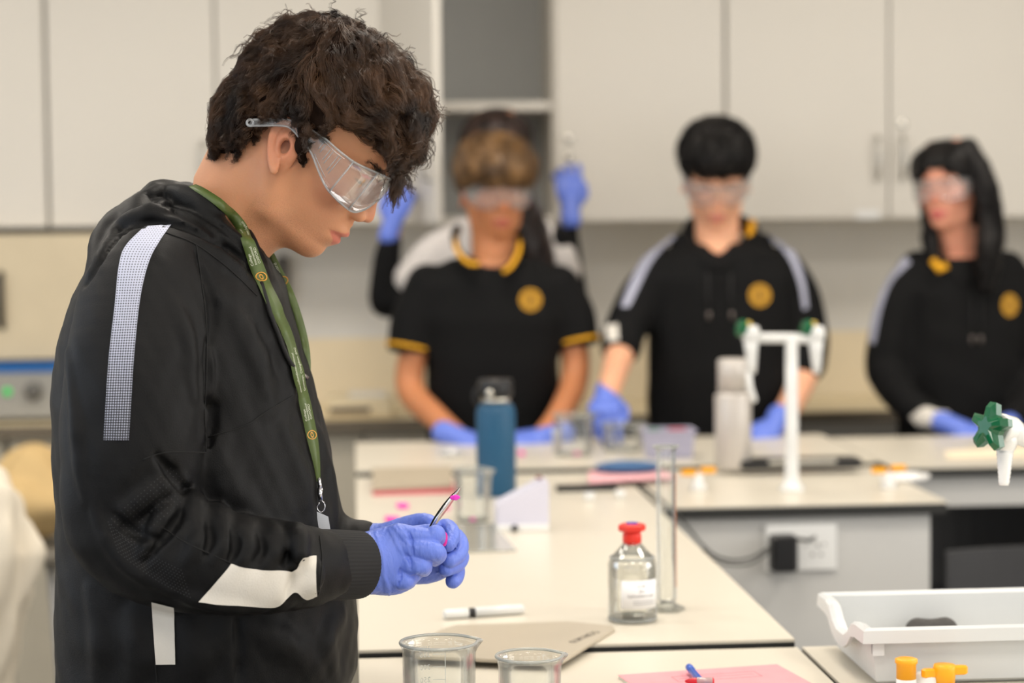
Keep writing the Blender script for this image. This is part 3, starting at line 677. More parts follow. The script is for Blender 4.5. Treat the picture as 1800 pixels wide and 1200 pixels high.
facial_hair('eyelashes', 45, lambda t, r, s: (A(.0935-.006*t, s*(.021+.021*t), .0262), A(.8, s*.3, -.35)), .006, .00012, MATS['eyebrow_hair'], 6)
print('head', round(_t.time()-_T0, 1))
# ---------------- hoodie
HB = mat('black_hoodie_fabric', (14, 14, 15), .55, var=.10, scale=30, bump=.2, bscale=700, spec=.20)
RIB = mat('black_ribbed_cuff', (24, 24, 25), .85, var=.25, scale=6, bump=.8, bscale=90, spec=.2, stretch=(1, 14, 14))
v = Vol(A(P(60, 15, 2.45)[0], 2.15, .80), A(.03, 2.80, P(300, 305, 2.5)[2]), .0036)
rings = []
for (y, xb, xf, w) in [(395, 270, 430, .085), (420, 205, 452, .125), (460, 165, 476, .165), (520, 132, 505, .190), (600, 106, 530, .198), (700, 94, 556, .20), (800, 97, 582, .20), (900, 103, 600, .198), (1000, 102, 617, .195), (1100, 101, 630, .195), (1180, 101, 628, .19)]:
    a = P(xb, y, 2.49); c = P(xf, y, 2.49); rings.append((a[2], (a[0]+c[0])/2, 2.49, (c[0]-a[0])/2, w))
z0 = rings[-1]; rings.append((.905, z0[1]-.006, 2.49, z0[3]-.008, .185)); rings.append((.82, z0[1]-.012, 2.49, z0[3]-.022, .175))
v.op(f_rings(rings, 2.3), k=0)
# hood and collar rolls
v.curve([Q(318, 352, 2.53, .018), Q(300, 352, 2.49, .020), Q(322, 362, 2.45, .021), Q(358, 388, 2.41, .020), Q(398, 425, 2.392, .018), Q(432, 462, 2.40, .016), Q(458, 492, 2.43, .014), Q(476, 512, 2.47, .011)], .005)
v.curve([Q(300, 352, 2.49, .020), Q(345, 358, 2.545, .022), Q(395, 392, 2.58, .02), Q(440, 436, 2.575, .016), Q(470, 474, 2.54, .012), Q(480, 508, 2.49, .010)], .012)
v.curve([Q(285, 345, 2.49, .017), Q(270, 352, 2.46, .019), Q(245, 395, 2.40, .024), Q(300, 415, 2.362, .022), Q(360, 445, 2.352, .019), Q(412, 482, 2.365, .016), Q(450, 520, 2.40, .010)], .006)
v.curve([Q(275, 352, 2.50, .020), Q(240, 395, 2.57, .026), Q(300, 420, 2.62, .024), Q(400, 470, 2.58, .018)], .014)
v.op(f_ell(P(232, 432, 2.49), (.045, .105, .050)), k=.02)
v.curve([Q(238, 378, 2.46, .013), Q(196, 420, 2.40, .022), Q(182, 452, 2.36, .018), Q(170, 500, 2.33, .012)], .009)
# far sleeve
v.curve([Q(330, 470, 2.60, .062), Q(310, 600, 2.66, .066), Q(310, 800, 2.68, .062), Q(340, 930, 2.67, .054), Q(470, 975, 2.60, .046), Q(560, 970, 2.53, .039), Q(628, 967, 2.465, .0355)], .015)
# near sleeve
v.curve([Q(345, 462, 2.42, .050), Q(290, 474, 2.370, .060), Q(258, 520, 2.335, .068), Q(243, 600, 2.315, .074), Q(238, 700, 2.30, .078), Q(232, 800, 2.295, .078), Q(222, 880, 2.29, .069), Q(226, 935, 2.285, .062), Q(290, 968, 2.272, .061), Q(370, 985, 2.262, .057), Q(450, 994, 2.27, .053), Q(520, 996, 2.30, .047), Q(562, 994, 2.32, .040)], .010, 5)
cuff = [Q(556, 993, 2.320, .0385), Q(580, 993, 2.332, .0375), Q(626, 992, 2.358, .0362)]
v.curve([Q(545, 993, 2.312, .036), Q(570, 993, 2.326, .0365), Q(592, 993, 2.338, .0355)], .004, 3)
# open the sleeve end
for px_, r in (((251, 968), 0),): pass
for pix, r in [([(250, 972), (278, 925), (305, 885), (322, 858)], .011), ([(330, 985), (349, 945), (342, 905)], .010), ([(378, 985), (398, 950), (390, 918)], .010),
               ([(424, 990), (433, 955), (418, 926)], .009), ([(470, 995), (492, 958), (484, 934)], .008), ([(514, 1000), (528, 965), (520, 938)], .011), ([(192, 937), (223, 896), (278, 862), (313, 850), (326, 864)], .012), ([(253, 972), (280, 918), (300, 886), (320, 868)], .010), ([(290, 960), (322, 925), (330, 895)], .007),
               ([(536, 975), (548, 1012), (536, 1048)], .012), ([(555, 975), (560, 1010), (552, 1045)], .008),
               ([(300, 1040), (380, 1062), (460, 1070)], .010), ([(160, 860), (180, 930), (230, 1000), (300, 1040)], .009),
               ([(120, 620), (135, 760), (150, 880)], .009), ([(352, 560), (360, 660), (356, 770)], .012), ([(300, 520), (330, 600), (340, 700)], .010)]:
    ridge(v, pix, r*1.15, .30, .007)
for pix, r in [([(275, 800), (300, 828), (330, 862), (336, 880)], .006), ([(512, 1005), (512, 1025), (502, 1048)], .005), ([(362, 905), (370, 940), (362, 975)], .0045), ([(405, 920), (415, 955), (405, 985)], .0045), ([(452, 930), (462, 960), (450, 990)], .004), ([(255, 990), (300, 930), (330, 890)], .004),
               ([(505, 940), (510, 965), (500, 990)], .004), ([(366, 600), (372, 700), (370, 790)], .007), ([(345, 445), (375, 540), (370, 600)], .004), ([(200, 905), (235, 935), (280, 950)], .004)]:
    ridge(v, pix, r*1.3, .15, .005, 's')
for pix, r in [([(262, 339), (276, 348), (307, 351), (345, 364)], .006), ([(150, 500), (193, 436), (220, 404), (258, 389), (307, 392), (360, 413), (420, 450), (455, 490)], .007), ([(226, 374), (293, 364), (343, 380), (395, 416), (430, 448)], .005)]: ridge(v, pix, r, .1, .004, 's')
for pix, r in [([(158, 478), (192, 424), (228, 386), (272, 372), (310, 374), (360, 394), (418, 430), (456, 472)], .015), ([(268, 334), (300, 336), (345, 346), (395, 378), (432, 414), (464, 458)], .015)]: ridge(v, pix, r, .25, .004)
for pix, r in [([(262, 345), (280, 356), (310, 360), (350, 374), (400, 408), (440, 446)], .005), ([(185, 450), (222, 410), (262, 392), (307, 395), (360, 416), (415, 452), (450, 490)], .005)]: ridge(v, pix, r, .1, .003, 's')
for (x_, y_, r_) in ((338, 886, .014), (384, 910, .014), (432, 928, .013), (476, 937, .011), (522, 940, .013)):
    v.curve([Q(x_+6, y_+34, 2.228, r_*.7), Q(x_+2, y_+6, 2.245, r_), Q(x_-2, y_-3, 2.275, r_), Q(x_-4, y_+4, 2.305, r_*.8)], .007, 4)
# soft folds of the torso
for pix, r in [([(420, 560), (455, 640), (470, 720)], .010), ([(470, 560), (500, 640), (512, 690)], .008), ([(380, 780), (400, 850), (450, 900)], .010), ([(500, 760), (530, 840), (545, 910)], .009), ([(560, 760), (578, 830), (590, 900)], .007),
               ([(330, 1100), (345, 1150), (340, 1190)], .010), ([(440, 1100), (500, 1130), (560, 1180)], .012), ([(600, 1080), (575, 1130), (590, 1180)], .010), ([(160, 1040), (175, 1120), (170, 1190)], .010), ([(230, 1080), (240, 1150), (235, 1190)], .008)]:
    ridge(v, pix, r*1.2, .55, .016)
ridge(v, [(416, 1092), (420, 1150), (418, 1195)], .004, .1, .008, 's')
gx, gy, gz = np.meshgrid(*v.ax, indexing='ij', sparse=True)
v.D += (snoise((gx, gy, gz), 38, 21)*.0013+snoise((gx, gy*.5, gz*.6), 85, 22)*.0007).astype(np.float32)
HV_, HF_ = v.mesh(); hoodie = child(link('hoodie', npmesh(HV_, HF_, 'hoodie'), HB, smooth=True)); bv = bvh_of(HV_, HF_)
def lay(name, rows, m, off=.0012, label=None):
    o = child(link(name, drape_grid(bv, rows, off), m, smooth=True))
    if label: o['label'] = label
    return o
def even(p, n):
    s = np.concatenate([[0], np.cumsum(np.linalg.norm(np.diff(p, axis=0), axis=1))]); t = np.linspace(0, s[-1], n); return np.stack([np.interp(t, s, p[:, 0]), np.interp(t, s, p[:, 1])], 1)
def rows_between(a, b, n=5, sub=6, arc=False):
    a = spline(a, sub); b = spline(b, sub)
    if arc: a = even(a, len(a)); b = even(b, len(b))
    return [[tuple(p*(1-t)+q*t) for p, q in zip(a, b)] for t in np.linspace(0, 1, n)]
# halftone shoulder stripe
hs = mat('halftone_stripe', (186, 190, 210), .6, var=.02); nt = hs.node_tree; N = nt.nodes; L = nt.links; bs = N['Principled BSDF']
uv = N.new('ShaderNodeUVMap'); sx = N.new('ShaderNodeSeparateXYZ'); L.new(uv.outputs[0], sx.inputs[0])
def mth(op, a, b=None, clamp=False):
    m = N.new('ShaderNodeMath'); m.operation = op; m.use_clamp = clamp
    for i, q in enumerate((a, b)):
        if q is None: continue
        if isinstance(q, (int, float)): m.inputs[i].default_value = q
        else: L.new(q, m.inputs[i])
    return m.outputs[0]
cu = mth('COSINE', mth('MULTIPLY', sx.outputs[1], 2*math.pi*10)); cv = mth('COSINE', mth('MULTIPLY', sx.outputs[0], 2*math.pi*84))
g = mth('MULTIPLY', mth('ADD', cu, cv), .5); thr = mth('SUBTRACT', mth('MULTIPLY', sx.outputs[0], 1.25), .92)
fac = mth('MULTIPLY', mth('SUBTRACT', g, thr), 4, True)
mx = N.new('ShaderNodeMix'); mx.data_type = 'RGBA'; src = bs.inputs['Base Color'].links[0].from_socket; L.new(fac, mx.inputs['Factor']); L.new(src, mx.inputs['B']); mx.inputs['A'].default_value = lin((30, 30, 33))+(1,); L.new(mx.outputs['Result'], bs.inputs['Base Color'])
sl = [(254, 399), (222, 432), (210, 465), (202, 540), (191, 640), (183, 773)]; sr = [(301, 395), (280, 425), (262, 460), (247, 520), (236, 620), (226, 773)]
lay('shoulder_stripe', rows_between(sl, sr, 9, 12, True), hs, .0010, 'white halftone stripe fading into dots')
WPAN = mat('white_fabric_panel', (212, 207, 198), .7, var=.04, bump=.2, bscale=500)
lay('sleeve_panel', rows_between([(407, 991), (430, 997), (455, 1001), (487, 1002), (510, 1003), (520, 999), (530, 982), (543, 977), (555, 978)], [(349, 1057), (385, 1062), (425, 1064), (462, 1066), (488, 1064), (505, 1050), (520, 1040), (538, 1052), (556, 1046)], 9, 5), WPAN, .0016, 'white curved panel on the forearm')
lay('side_panel', rows_between([(267, 1056), (270, 1110), (274, 1167)], [(306, 1066), (308, 1115), (309, 1167)], 5, 6), WPAN, .0016, 'white vertical panel at the hip')
SEAM = mat('seam_thread', (10, 10, 11), .8)
for pix in [[(345, 430), (352, 480), (362, 560), (363, 640), (360, 720), (362, 795)], [(250, 808), (290, 795), (362, 795)], [(366, 768), (430, 748), (470, 722), (524, 690)], [(556, 690), (562, 700)], [(283, 925), (330, 955), (407, 990)], [(273, 1168), (276, 1198)], [(562, 942), (566, 990), (560, 1044)], [(262, 400), (300, 412), (345, 430), (400, 470), (452, 520)]]:
    pts = seam(bv, pix, .0008)
    if len(pts) > 2: child(MB().tube(pts, .0008, 5).build('seam', SEAM))
# perforated elbow panel dots
dm = mat('perforated_mesh', (40, 40, 42), .8)
dot = MB()
for i in range(26):
    for j in range(34):
        x = 178+i*5.2+(j % 2)*2.6; y = 842+j*5.4
        u = (x-178)/140; w = (y-842)/185
        if abs(x-(330-.62*(y-842)) - (60 if w > .55 else 0)) < 34+20*w and 178 < x < 345:
            pass
for i in range(9):
    rowpts = [(300-a*1.15+i*5, 822+a*1.0+i*5) for a in range(0, 96, 5)]+[(192+b*5.5+i*2, 922+b*4.6+i*6.0-(b*b*.05)) for b in range(0, 24)]
    P3, N3 = drape(bv, rowpts, .0004)
    for p, n in zip(P3, N3):
        if p is None: continue
        s1 = np.cross(n, [0, 0, 1.]); s1 /= np.linalg.norm(s1)+1e-9; s2 = np.cross(n, s1); r = .00048
        dot.add([p+s1*r, p+s2*r, p-s1*r, p-s2*r], [(0, 1, 2, 3)])
pd = child(dot.build('perforation_dots', mat('perforation_grey', (66, 66, 68), .7))); pd['kind'] = 'stuff'
# cuff band (ribbed)
cf = MB(); pts = []; rad = []
for q in spline([Q(558, 993, 2.321, .0385), Q(562, 993, 2.323, .0398), Q(590, 993, 2.338, .0392), Q(626, 992, 2.357, .0382), Q(632, 992, 2.360, .0374), Q(631, 992, 2.3595, .0355), Q(612, 992, 2.35, .0352)], 5): pts.append(q[:3]); rad.append(q[3])
n = 220; ax = (A(*pts[-8])-A(*pts[0])); ax /= np.linalg.norm(ax); e1 = np.cross(ax, [0, 0, 1.]); e1 /= np.linalg.norm(e1); e2 = np.cross(ax, e1); vs = []; c0 = A(*Q(558, 993, 2.321, 0)[:3])
for k, p in enumerate(pts):
    c = c0+ax*((A(*p)-c0)@ax)
    for i in range(n): a = 2*math.pi*i/n; rr = rad[k]*(1+.006*math.cos(a*55)); vs.append(c+e1*math.cos(a)*rr+e2*math.sin(a)*rr)
fs = [(k*n+i, k*n+(i+1) % n, k*n+n+(i+1) % n, k*n+n+i) for k in range(len(pts)-1) for i in range(n)]
cuffo = child(link('cuff', npmesh(np.array(vs), np.array(fs), 'cuff'), mat('ribbed_cuff', (27, 27, 28), .85, var=.1), smooth=True))
# trousers and shoes
t = Vol(A(-.45, 2.25, 0), A(.02, 2.75, .92), .009)
t.op(f_rings([(.90, -.205, 2.49, .125, .155), (.72, -.20, 2.49, .13, .17)], 2.3), k=.02)
for Yh in (2.40, 2.58): t.chain([A(-.20, Yh, .74), A(-.19, Yh, .46), A(-.21, Yh, .10)], [.098, .075, .065], .03)
o, _, _ = t.build('trousers', mat('black_trousers', (28, 28, 32), .8)); child(o)
for Yh in (2.40, 2.58):
    t = Vol(A(-.34, Yh-.08, -.005), A(.06, Yh+.08, .14), .006); t.op(f_ell(A(-.14, Yh, .04), (.15, .052, .05)), k=.01); t.op(f_cap(A(-.21, Yh, .06), A(-.21, Yh, .11), .05, .05), k=.03); t.D = np.maximum(t.D, .002-(t.ax[2][None, None, :])).astype(np.float32)
    o, _, _ = t.build('shoe', M_BLK); child(o)
print('hoodie', round(_t.time()-_T0, 1))
# ---------------- lanyard: two flat green straps
LG = mat('olive_lanyard_ribbon', (76, 92, 44), .42, var=.12, scale=60, spec=.5)
LOGO = mat('lanyard_gold', (196, 140, 50), .5); LTX = mat('lanyard_print', (206, 210, 190), .6)
def strap(rows, name, texts=(), rings_=(), off=.0016, sub=8, hang=None):
    """rows: (px, py, width px, Y or None to lie on the hoodie, tilt)"""
    q = spline([(r[0], r[1], r[2]) for r in rows], sub); C = []; Nn = []; lastY = rows[0][3]
    for i, a in enumerate(q):
        best = None
        for k_ in (-.35, 0, .35):
            for B in (bv, bvh_head):
                r_ = ray(a[0]+k_*a[2], a[1]); h_ = B.ray_cast(Vector(CAM), Vector(r_).normalized())
                if h_[0] is not None and (best is None or h_[0].y < best[0]): best = (h_[0].y, np.array(h_[1]))
        seg = min(i//sub, len(rows)-1)
        if rows[seg][3] is not None and rows[seg][4] >= 0: y_ = rows[seg][3]; nn_ = A(0, -1, 0)
        elif best is not None: y_ = best[0]-.0022; nn_ = best[1]
        else: y_ = lastY; nn_ = A(0, -1, 0)
        lastY = y_; C.append(P(a[0], a[1], y_)); Nn.append(nn_)
    C = np.array(C); Nn = np.array(Nn)
    for _ in range(4): C[1:-1] = (C[:-2]+2*C[1:-1]+C[2:])/4; Nn[1:-1] = (Nn[:-2]+2*Nn[1:-1]+Nn[2:])/4
    T = np.gradient(C, axis=0); T /= np.linalg.norm(T, axis=1)[:, None]; S = []
    for i in range(len(C)):
        view = C[i]-CAM; view /= np.linalg.norm(view); nb = Nn[i]*.6-view*.4; s = np.cross(T[i], -nb); s /= np.linalg.norm(s); S.append(s)
    S = np.array(S)
    w = q[:, 2]/1500/2
    vs = []
    for i in range(len(C)):
        nrm = np.cross(S[i], T[i]); nrm = nrm*(-1 if nrm@(C[i]-CAM) > 0 else 1)
        for u in (-1, 1): vs.append(C[i]+S[i]*w[i]*u+nrm*.0004)
        for u in (1, -1): vs.append(C[i]+S[i]*w[i]*u-nrm*.0004)
    n = len(C); fs = [(i*4+j, i*4+(j+1) % 4, i*4+4+(j+1) % 4, i*4+4+j) for i in range(n-1) for j in range(4)]+[(0, 1, 2, 3), ((n-1)*4+3, (n-1)*4+2, (n-1)*4+1, (n-1)*4)]
    o = child(link(name, npmesh(np.array(vs), np.array(fs), name), LG))
    arc = np.concatenate([[0], np.cumsum(np.linalg.norm(np.diff(C, axis=0), axis=1))])
    def at(s, u):
        i = min(max(int(np.searchsorted(arc, s))-1, 0), n-2); t = (s-arc[i])/(arc[i+1]-arc[i]); c = C[i]*(1-t)+C[i+1]*t; sd = S[i]*(1-t)+S[i+1]*t; nr = np.cross(sd, T[i]); nr = nr*(-1 if nr@(c-CAM) > 0 else 1)
        return c+sd*u+nr*.0008
    def put(nm, me, s0, u0, m):
        for vtx in me.vertices: vtx.co = at(s0+vtx.co.x, u0+vtx.co.y)
        ob = bpy.data.objects.new(nm, me); COL.objects.link(ob); me.materials.clear(); me.materials.append(m); ob.parent = o; ob.matrix_parent_inverse = o.matrix_parent_inverse.copy()
        ob.matrix_parent_inverse = Matrix.Identity(4); ob.matrix_basis = Matrix.Identity(4)
        ob.matrix_parent_inverse = (Matrix.Translation(me_root.location) @ o.matrix_parent_inverse).inverted()
        return ob
    for (body_, s0, u0, size) in texts:
        cu = bpy.data.curves.new('t', 'FONT'); cu.body = body_; cu.size = size; cu.align_y = 'CENTER'; cu.resolution_u = 2
        to = bpy.data.objects.new('t', cu); me = bpy.data.meshes.new_from_object(to); bpy.data.objects.remove(to)
        # text reads upwards along the strap
        for vtx in me.vertices: vtx.co.x, vtx.co.y = -vtx.co.x, -vtx.co.y
        put('lettering', me, s0, u0, LTX)
    for (s0, u0, r) in rings_:
        m = MB(); k = 20
        for (ra, rb, sq) in ((r, r*.80, 1.0), (r*.45, r*.25, 1.9)):
            vs2 = [(rr*math.cos(2*math.pi*i/k)*.8*sq**.5, rr*math.sin(2*math.pi*i/k)/sq**.5, 0) for rr in (ra, rb) for i in range(k)]
            m.add(vs2, [(i, (i+1) % k, k+(i+1) % k, k+i) for i in range(k)])
        me = bpy.data.meshes.new('e'); me.from_pydata(m.v, [], m.f); put('emblem', me, s0, u0, LOGO)
    return o
bvh_head = bvh_of(V1, F1)
strap([(338, 326, 14, None, 0), (362, 340, 15, None, 0), (392, 362, 16, None, 0), (420, 392, 19, None, 0), (436, 425, 22, None, 0), (455, 478, 26, None, 0), (484, 540, 29, None, 0), (508, 595, 26, None, 0), (522, 645, 25, None, 0), (534, 700, 26, None, 0), (547, 760, 24, None, 0), (556, 810, 16, None, 0), (560, 845, 8, None, 0)], 'lanyard_strap',
      texts=[('Greenways, Ovingdean', .142, .0038, .0044), ('www.oxfordint', .140, -.0030, .0042), ('OXFORD', .188, .0045, .0046), ('International', .188, 0, .0042), ('College', .188, -.0045, .0046),
             ('Greenways, Ovingdean, BN2', .352, .0040, .0048), ('www.oxfordinternational', .350, -.0030, .0046), ('OXFORD', .385, .0040, .0044), ('International', .385, 0, .0038), ('College', .385, -.0040, .0044)], rings_=[(.203, .0, .0075), (.402, .0, .0068)])
strap([(470, 432, 10, 2.50, 0), (486, 470, 15, 2.50, 0), (505, 512, 20, 2.49, 0), (522, 560, 20, 2.485, 0), (534, 610, 20, 2.475, 0), (538, 655, 16, 2.465, 0), (534, 690, 8, 2.46, 0)], 'lanyard_strap', texts=[('Oxford', .04, 0, .006)], rings_=[(.045, .0, .007)])
clipm = mat('chrome_clip', (200, 200, 205), .15, 1)
yc_ = min(h_.y for h_ in (bv.ray_cast(Vector(CAM), Vector(ray(x_, y_)).normalized())[0] for x_, y_ in ((556, 830), (560, 860), (565, 890), (570, 905))) if h_ is not None)-.004; dy_ = yc_-2.46
P0_ = P; P = lambda x, y, Y: P0_(x, y, Y+dy_)
c = MB(); c.tube([P(560, 840, 2.46), P(562, 850, 2.459), P(563, 858, 2.458)], .0022, 8); c.tube([P(563, 858, 2.458), P(562, 868, 2.457), P(564, 880, 2.456)], [.0035, .0028, .0022], 8)
hk = [P(564+7*math.sin(a)*(1 if a < 5 else .6), 890-10*math.cos(a), 2.455) for a in np.linspace(0, 5.6, 14)]; c.tube(hk, .0009, 6); child(c.build('lanyard_clip', clipm))
cardm = clear('card_sleeve', (.96, .97, 1), .12, 1.2, .75, (214, 218, 226))
c = MB(); a, b_, c_, d_ = P(557, 899, 2.45), P(577, 908, 2.452), P(584, 950, 2.452), P(560, 950, 2.45); m_ = [p+A(0, .0012, 0) for p in (a, b_, c_, d_)]; c.add([a, b_, c_, d_]+m_, [(0, 1, 2, 3), (7, 6, 5, 4), (0, 4, 5, 1), (1, 5, 6, 2), (2, 6, 7, 3), (3, 7, 4, 0)]); child(c.build('card_holder', cardm)); P = P0_
# drawstring
c = MB(); pts = drape(bv, spline([(455, 498), (470, 545), (488, 595), (508, 640), (526, 655)], 6), .003)[0]; pts = [p for p in pts if p is not None]; c.tube(pts, .0026, 8); ds = child(c.build('drawstring', mat('black_cord', (20, 20, 21), .7)))
c = MB(); c.tube([P(524, 652, 2.432), P(541, 665, 2.435)], .0026, 8); child(c.build('drawstring_tip', mat('dark_metal_tip', (120, 112, 108), .3, .9)))
print('lanyard', round(_t.time()-_T0, 1))
# ---------------- gloved hands (near right hand, far left hand) and forceps
GM = glove_mat()
v = Vol(A(P(620, 900, 2.36)[0], 2.28, P(700, 1062, 2.36)[2]), A(P(830, 900, 2.36)[0], 2.47, P(700, 895, 2.36)[2]), .0011)
QQ = lambda a: [Q(*p) for p in a]
v.curve(QQ([(622, 992, 2.362, .0345), (636, 991, 2.366, .0350), (662, 990, 2.372, .0345)]), .004, 3)
v.op(f_ell(P(688, 982, 2.372), (.040, .022, .0375)), k=.010); v.op(f_ell(P(712, 972, 2.374), (.030, .020, .030)), k=.010)
v.op(f_ell(P(690, 1012, 2.372), (.026, .020, .020)), k=.008)
v.curve(QQ([(700, 940, 2.368, .0135), (735, 944, 2.362, .0120), (756, 945, 2.362, .0108), (766, 938, 2.365, .0105), (769, 946, 2.385, .0098)]), .004, 4)
v.curve(QQ([(705, 962, 2.364, .0135), (742, 966, 2.352, .0118), (762, 968, 2.352, .0113), (769, 974, 2.362, .0108), (764, 980, 2.382, .0100)]), .0018, 4)
v.curve(QQ([(702, 988, 2.364, .0135), (728, 992, 2.352, .0115), (742, 993, 2.354, .0110), (744, 998, 2.368, .0102)]), .0018, 4)
v.curve(QQ([(690, 1010, 2.366, .0135), (706, 1018, 2.356, .0118), (714, 1020, 2.360, .0105), (716, 1020, 2.374, .0100)]), .0022, 4)
v.curve(QQ([(700, 950, 2.392, .014), (735, 940, 2.402, .0115), (758, 936, 2.400, .0100), (768, 938, 2.394, .0088)]), .004, 4)      # thumb behind
for a, b, r in [((718, 935), (726, 975), .0020), ((716, 975), (722, 1000), .0018), ((704, 1000), (700, 1026), .0018)]: ridge(v, [a, ((a[0]+b[0])/2+2, (a[1]+b[1])/2), b], r, .2, .003, 's')
for pix in [[(648, 937), (652, 980), (650, 1040)], [(660, 935), (672, 980), (678, 1042)], [(684, 930), (700, 960), (712, 985)], [(702, 928), (722, 952), (734, 966)], [(640, 940), (644, 985), (640, 1040)], [(668, 1000), (682, 1030), (684, 1046)], [(730, 985), (733, 1000), (731, 1008)], [(692, 926), (712, 948), (722, 960)]]:
    ridge(v, pix, .0018, .10, .0025)
nx, ny, nz = np.meshgrid(*v.ax, indexing='ij', sparse=True)
v.D += (snoise((nx*2.2, ny, nz*.5), 330, 31)*.00022).astype(np.float32)
# loose flare where the glove meets the cuff is kept inside the sleeve
o, _, _ = v.build('glove', GM); child(o)
w = Vol(A(P(620, 900, 2.44)[0], 2.37, P(700, 1050, 2.44)[2]), A(P(840, 900, 2.44)[0], 2.53, P(700, 885, 2.44)[2]), .0011)
w.curve(QQ([(622, 967, 2.47, .0325), (650, 966, 2.465, .0315), (680, 966, 2.46, .031)]), .004, 3)
w.op(f_ell(P(722, 962, 2.452), (.046, .019, .036)), k=.010); w.op(f_ell(P(752, 968, 2.447), (.030, .017, .036)), k=.010)
w.curve(QQ([(700, 938, 2.45, .015), (728, 922, 2.444, .0125), (748, 918, 2.435, .0108), (760, 922, 2.424, .0095)]), .006, 4)       # thumb up over the forceps
w.curve(QQ([(768, 942, 2.440, .0110), (782, 926, 2.436, .0098), (793, 932, 2.424, .0092), (795, 945, 2.412, .0088), (788, 958, 2.402, .0080)]), .003, 4)
w.curve(QQ([(775, 955, 2.445, .0110), (797, 942, 2.444, .0102), (809, 955, 2.432, .0098), (806, 974, 2.418, .0094), (790, 985, 2.404, .0088)]), .0014, 4)
w.curve(QQ([(775, 972, 2.448, .0110), (800, 966, 2.448, .0102), (810, 978, 2.438, .0098), (803, 992, 2.422, .0094), (784, 1000, 2.408, .0086)]), .0014, 4)
w.curve(QQ([(765, 990, 2.450, .0110), (788, 994, 2.450, .0100), (803, 1002, 2.442, .0094), (801, 1015, 2.430, .0092), (796, 1021, 2.422, .0088)]), .0014, 4)
w.curve(QQ([(700, 1000, 2.450, .014), (735, 1008, 2.448, .012), (775, 1000, 2.450, .011)]), .008, 4)
for pix in [[(740, 1018), (755, 1010), (772, 1005)], [(745, 910), (740, 918), (738, 926)], [(788, 920), (786, 930), (790, 940)], [(803, 945), (798, 955), (802, 962)]]: ridge(w, pix, .0012, .15, .002)
nx, ny, nz = np.meshgrid(*w.ax, indexing='ij', sparse=True); w.D += (snoise((nx*1.5, ny, nz), 330, 35)*.0002).astype(np.float32)
o, _, _ = w.build('glove', GM); child(o)
# forceps: two thin steel blades joined at the back, a smear of pink stain at the tip
fc = thing('forceps', 'thin steel forceps with pink stain held in the two gloved hands', 'forceps', P(780, 900, 2.392)); fl = Vector(fc.location)
ST = mat('polished_steel', (205, 203, 205), .16, 1, var=.15, scale=300)
def blade(dy, name):
    pts = [(775, 960, 2.394+dy*.2, 5), (768, 930, 2.392+dy*.5, 8), (762, 915, 2.392+dy, 9), (779, 893, 2.392+dy*.9, 11), (795, 874, 2.392+dy*.5, 9), (803, 864, 2.392+dy*.2, 7), (809, 857, 2.392, 2.5)]
    pts = [(748, 950, 2.394+dy*.2, 7), (757, 930, 2.393+dy*.6, 9), (768, 911, 2.392+dy, 11), (784, 889, 2.392+dy*.9, 12), (797, 872, 2.392+dy*.5, 9), (804, 864, 2.392+dy*.2, 6), (809, 857, 2.392, 2.5)]
    vs = []; q = spline(pts, 4)
    T = q[-1, :2]-q[0, :2]; T /= np.linalg.norm(T); nn = A(-T[1], T[0])
    for a in q:
        for (s_, o_) in ((-1, 0), (0, -.0004), (1, 0), (0, .0006)): vs.append(P(a[0]+nn[0]*a[3]/2*s_, a[1]+nn[1]*a[3]/2*s_, a[2]+o_+(0 if s_ else 0)))
    n = len(q); fs = [(i*4+j, i*4+(j+1) % 4, i*4+4+(j+1) % 4, i*4+4+j) for i in range(n-1) for j in range(4)]+[(0, 1, 2, 3), ((n-1)*4+3, (n-1)*4+2, (n-1)*4+1, (n-1)*4)]
    o = link(name, npmesh(np.array(vs)-np.array(fl), np.array(fs), name), ST, fc, smooth=False); return o
blade(-.0025, 'blade'); blade(.0025, 'blade')
PINK = mat('pink_stain', (226, 50, 190), .35, spec=.6)
def blob(name, c, r, m, parent=None, seed=0, h=.0006, amp=.3):
    c = np.asarray(c, float); r = np.asarray(r, float); b = Vol(c-r*1.6, c+r*1.6, h); b.op(f_ell(c, r), k=0); x, y, z = np.meshgrid(*b.ax, indexing='ij', sparse=True); b.D += (snoise((x, y, z), 2.4/r.max(), seed)*r.min()*amp).astype(np.float32)
    V, Fq = b.mesh(); base = np.array(parent.location) if parent else c*0; return link(name, npmesh(V-base, Fq, name), m, parent, smooth=True)
blob('stain', P(800, 874, 2.388), (.0058, .0016, .0030), PINK, fc, 3)
tag(blob('stained_tissue', P(780, 946, 2.384), (.0045, .004, .0085), mat('magenta_tissue', (214, 20, 150), .45), None, 5), 'magenta scrap of stained material pinched between the gloved fingers', 'tissue sample')
# ---------------- safety goggles
GG = clear('goggle_plastic', (.99, .993, .995), .03, .55, .07, (244, 246, 248)); GR = clear('goggle_rim', (.93, .95, .96), .08, 2.2, .26, (246, 248, 250))
gg = thing('safety_goggles', 'x', 'x')
bpy.data.objects.remove(gg)
ST_ = [(-.043, .079, .006, -.003), (-.030, .081, .017, .008), (-.014, .084, .030, .021), (-.0035, .0845, .0350, .026), (.012, .0845, .0385, .024), (.0315, .083, .0415, .0195), (.050, .080, .041, .009), (.067, .075, .041, .000), (.078, .069, .042, -.003), (.091, .058, .045, -.005), (.1065, .037, .049, -.005), (.1140, .019, .050, .006), (.1170, .006, .0505, .020)]
full = [(x, -y, a, b) for x, y, a, b in ST_]+[(x, y, a, b) for x, y, a, b in ST_[::-1]]
q = spline(full, 5); K = len(q); T = np.gradient(q[:, :2], axis=0); T /= np.linalg.norm(T, axis=1)[:, None]; nr = np.stack([T[:, 1], -T[:, 0]], 1)
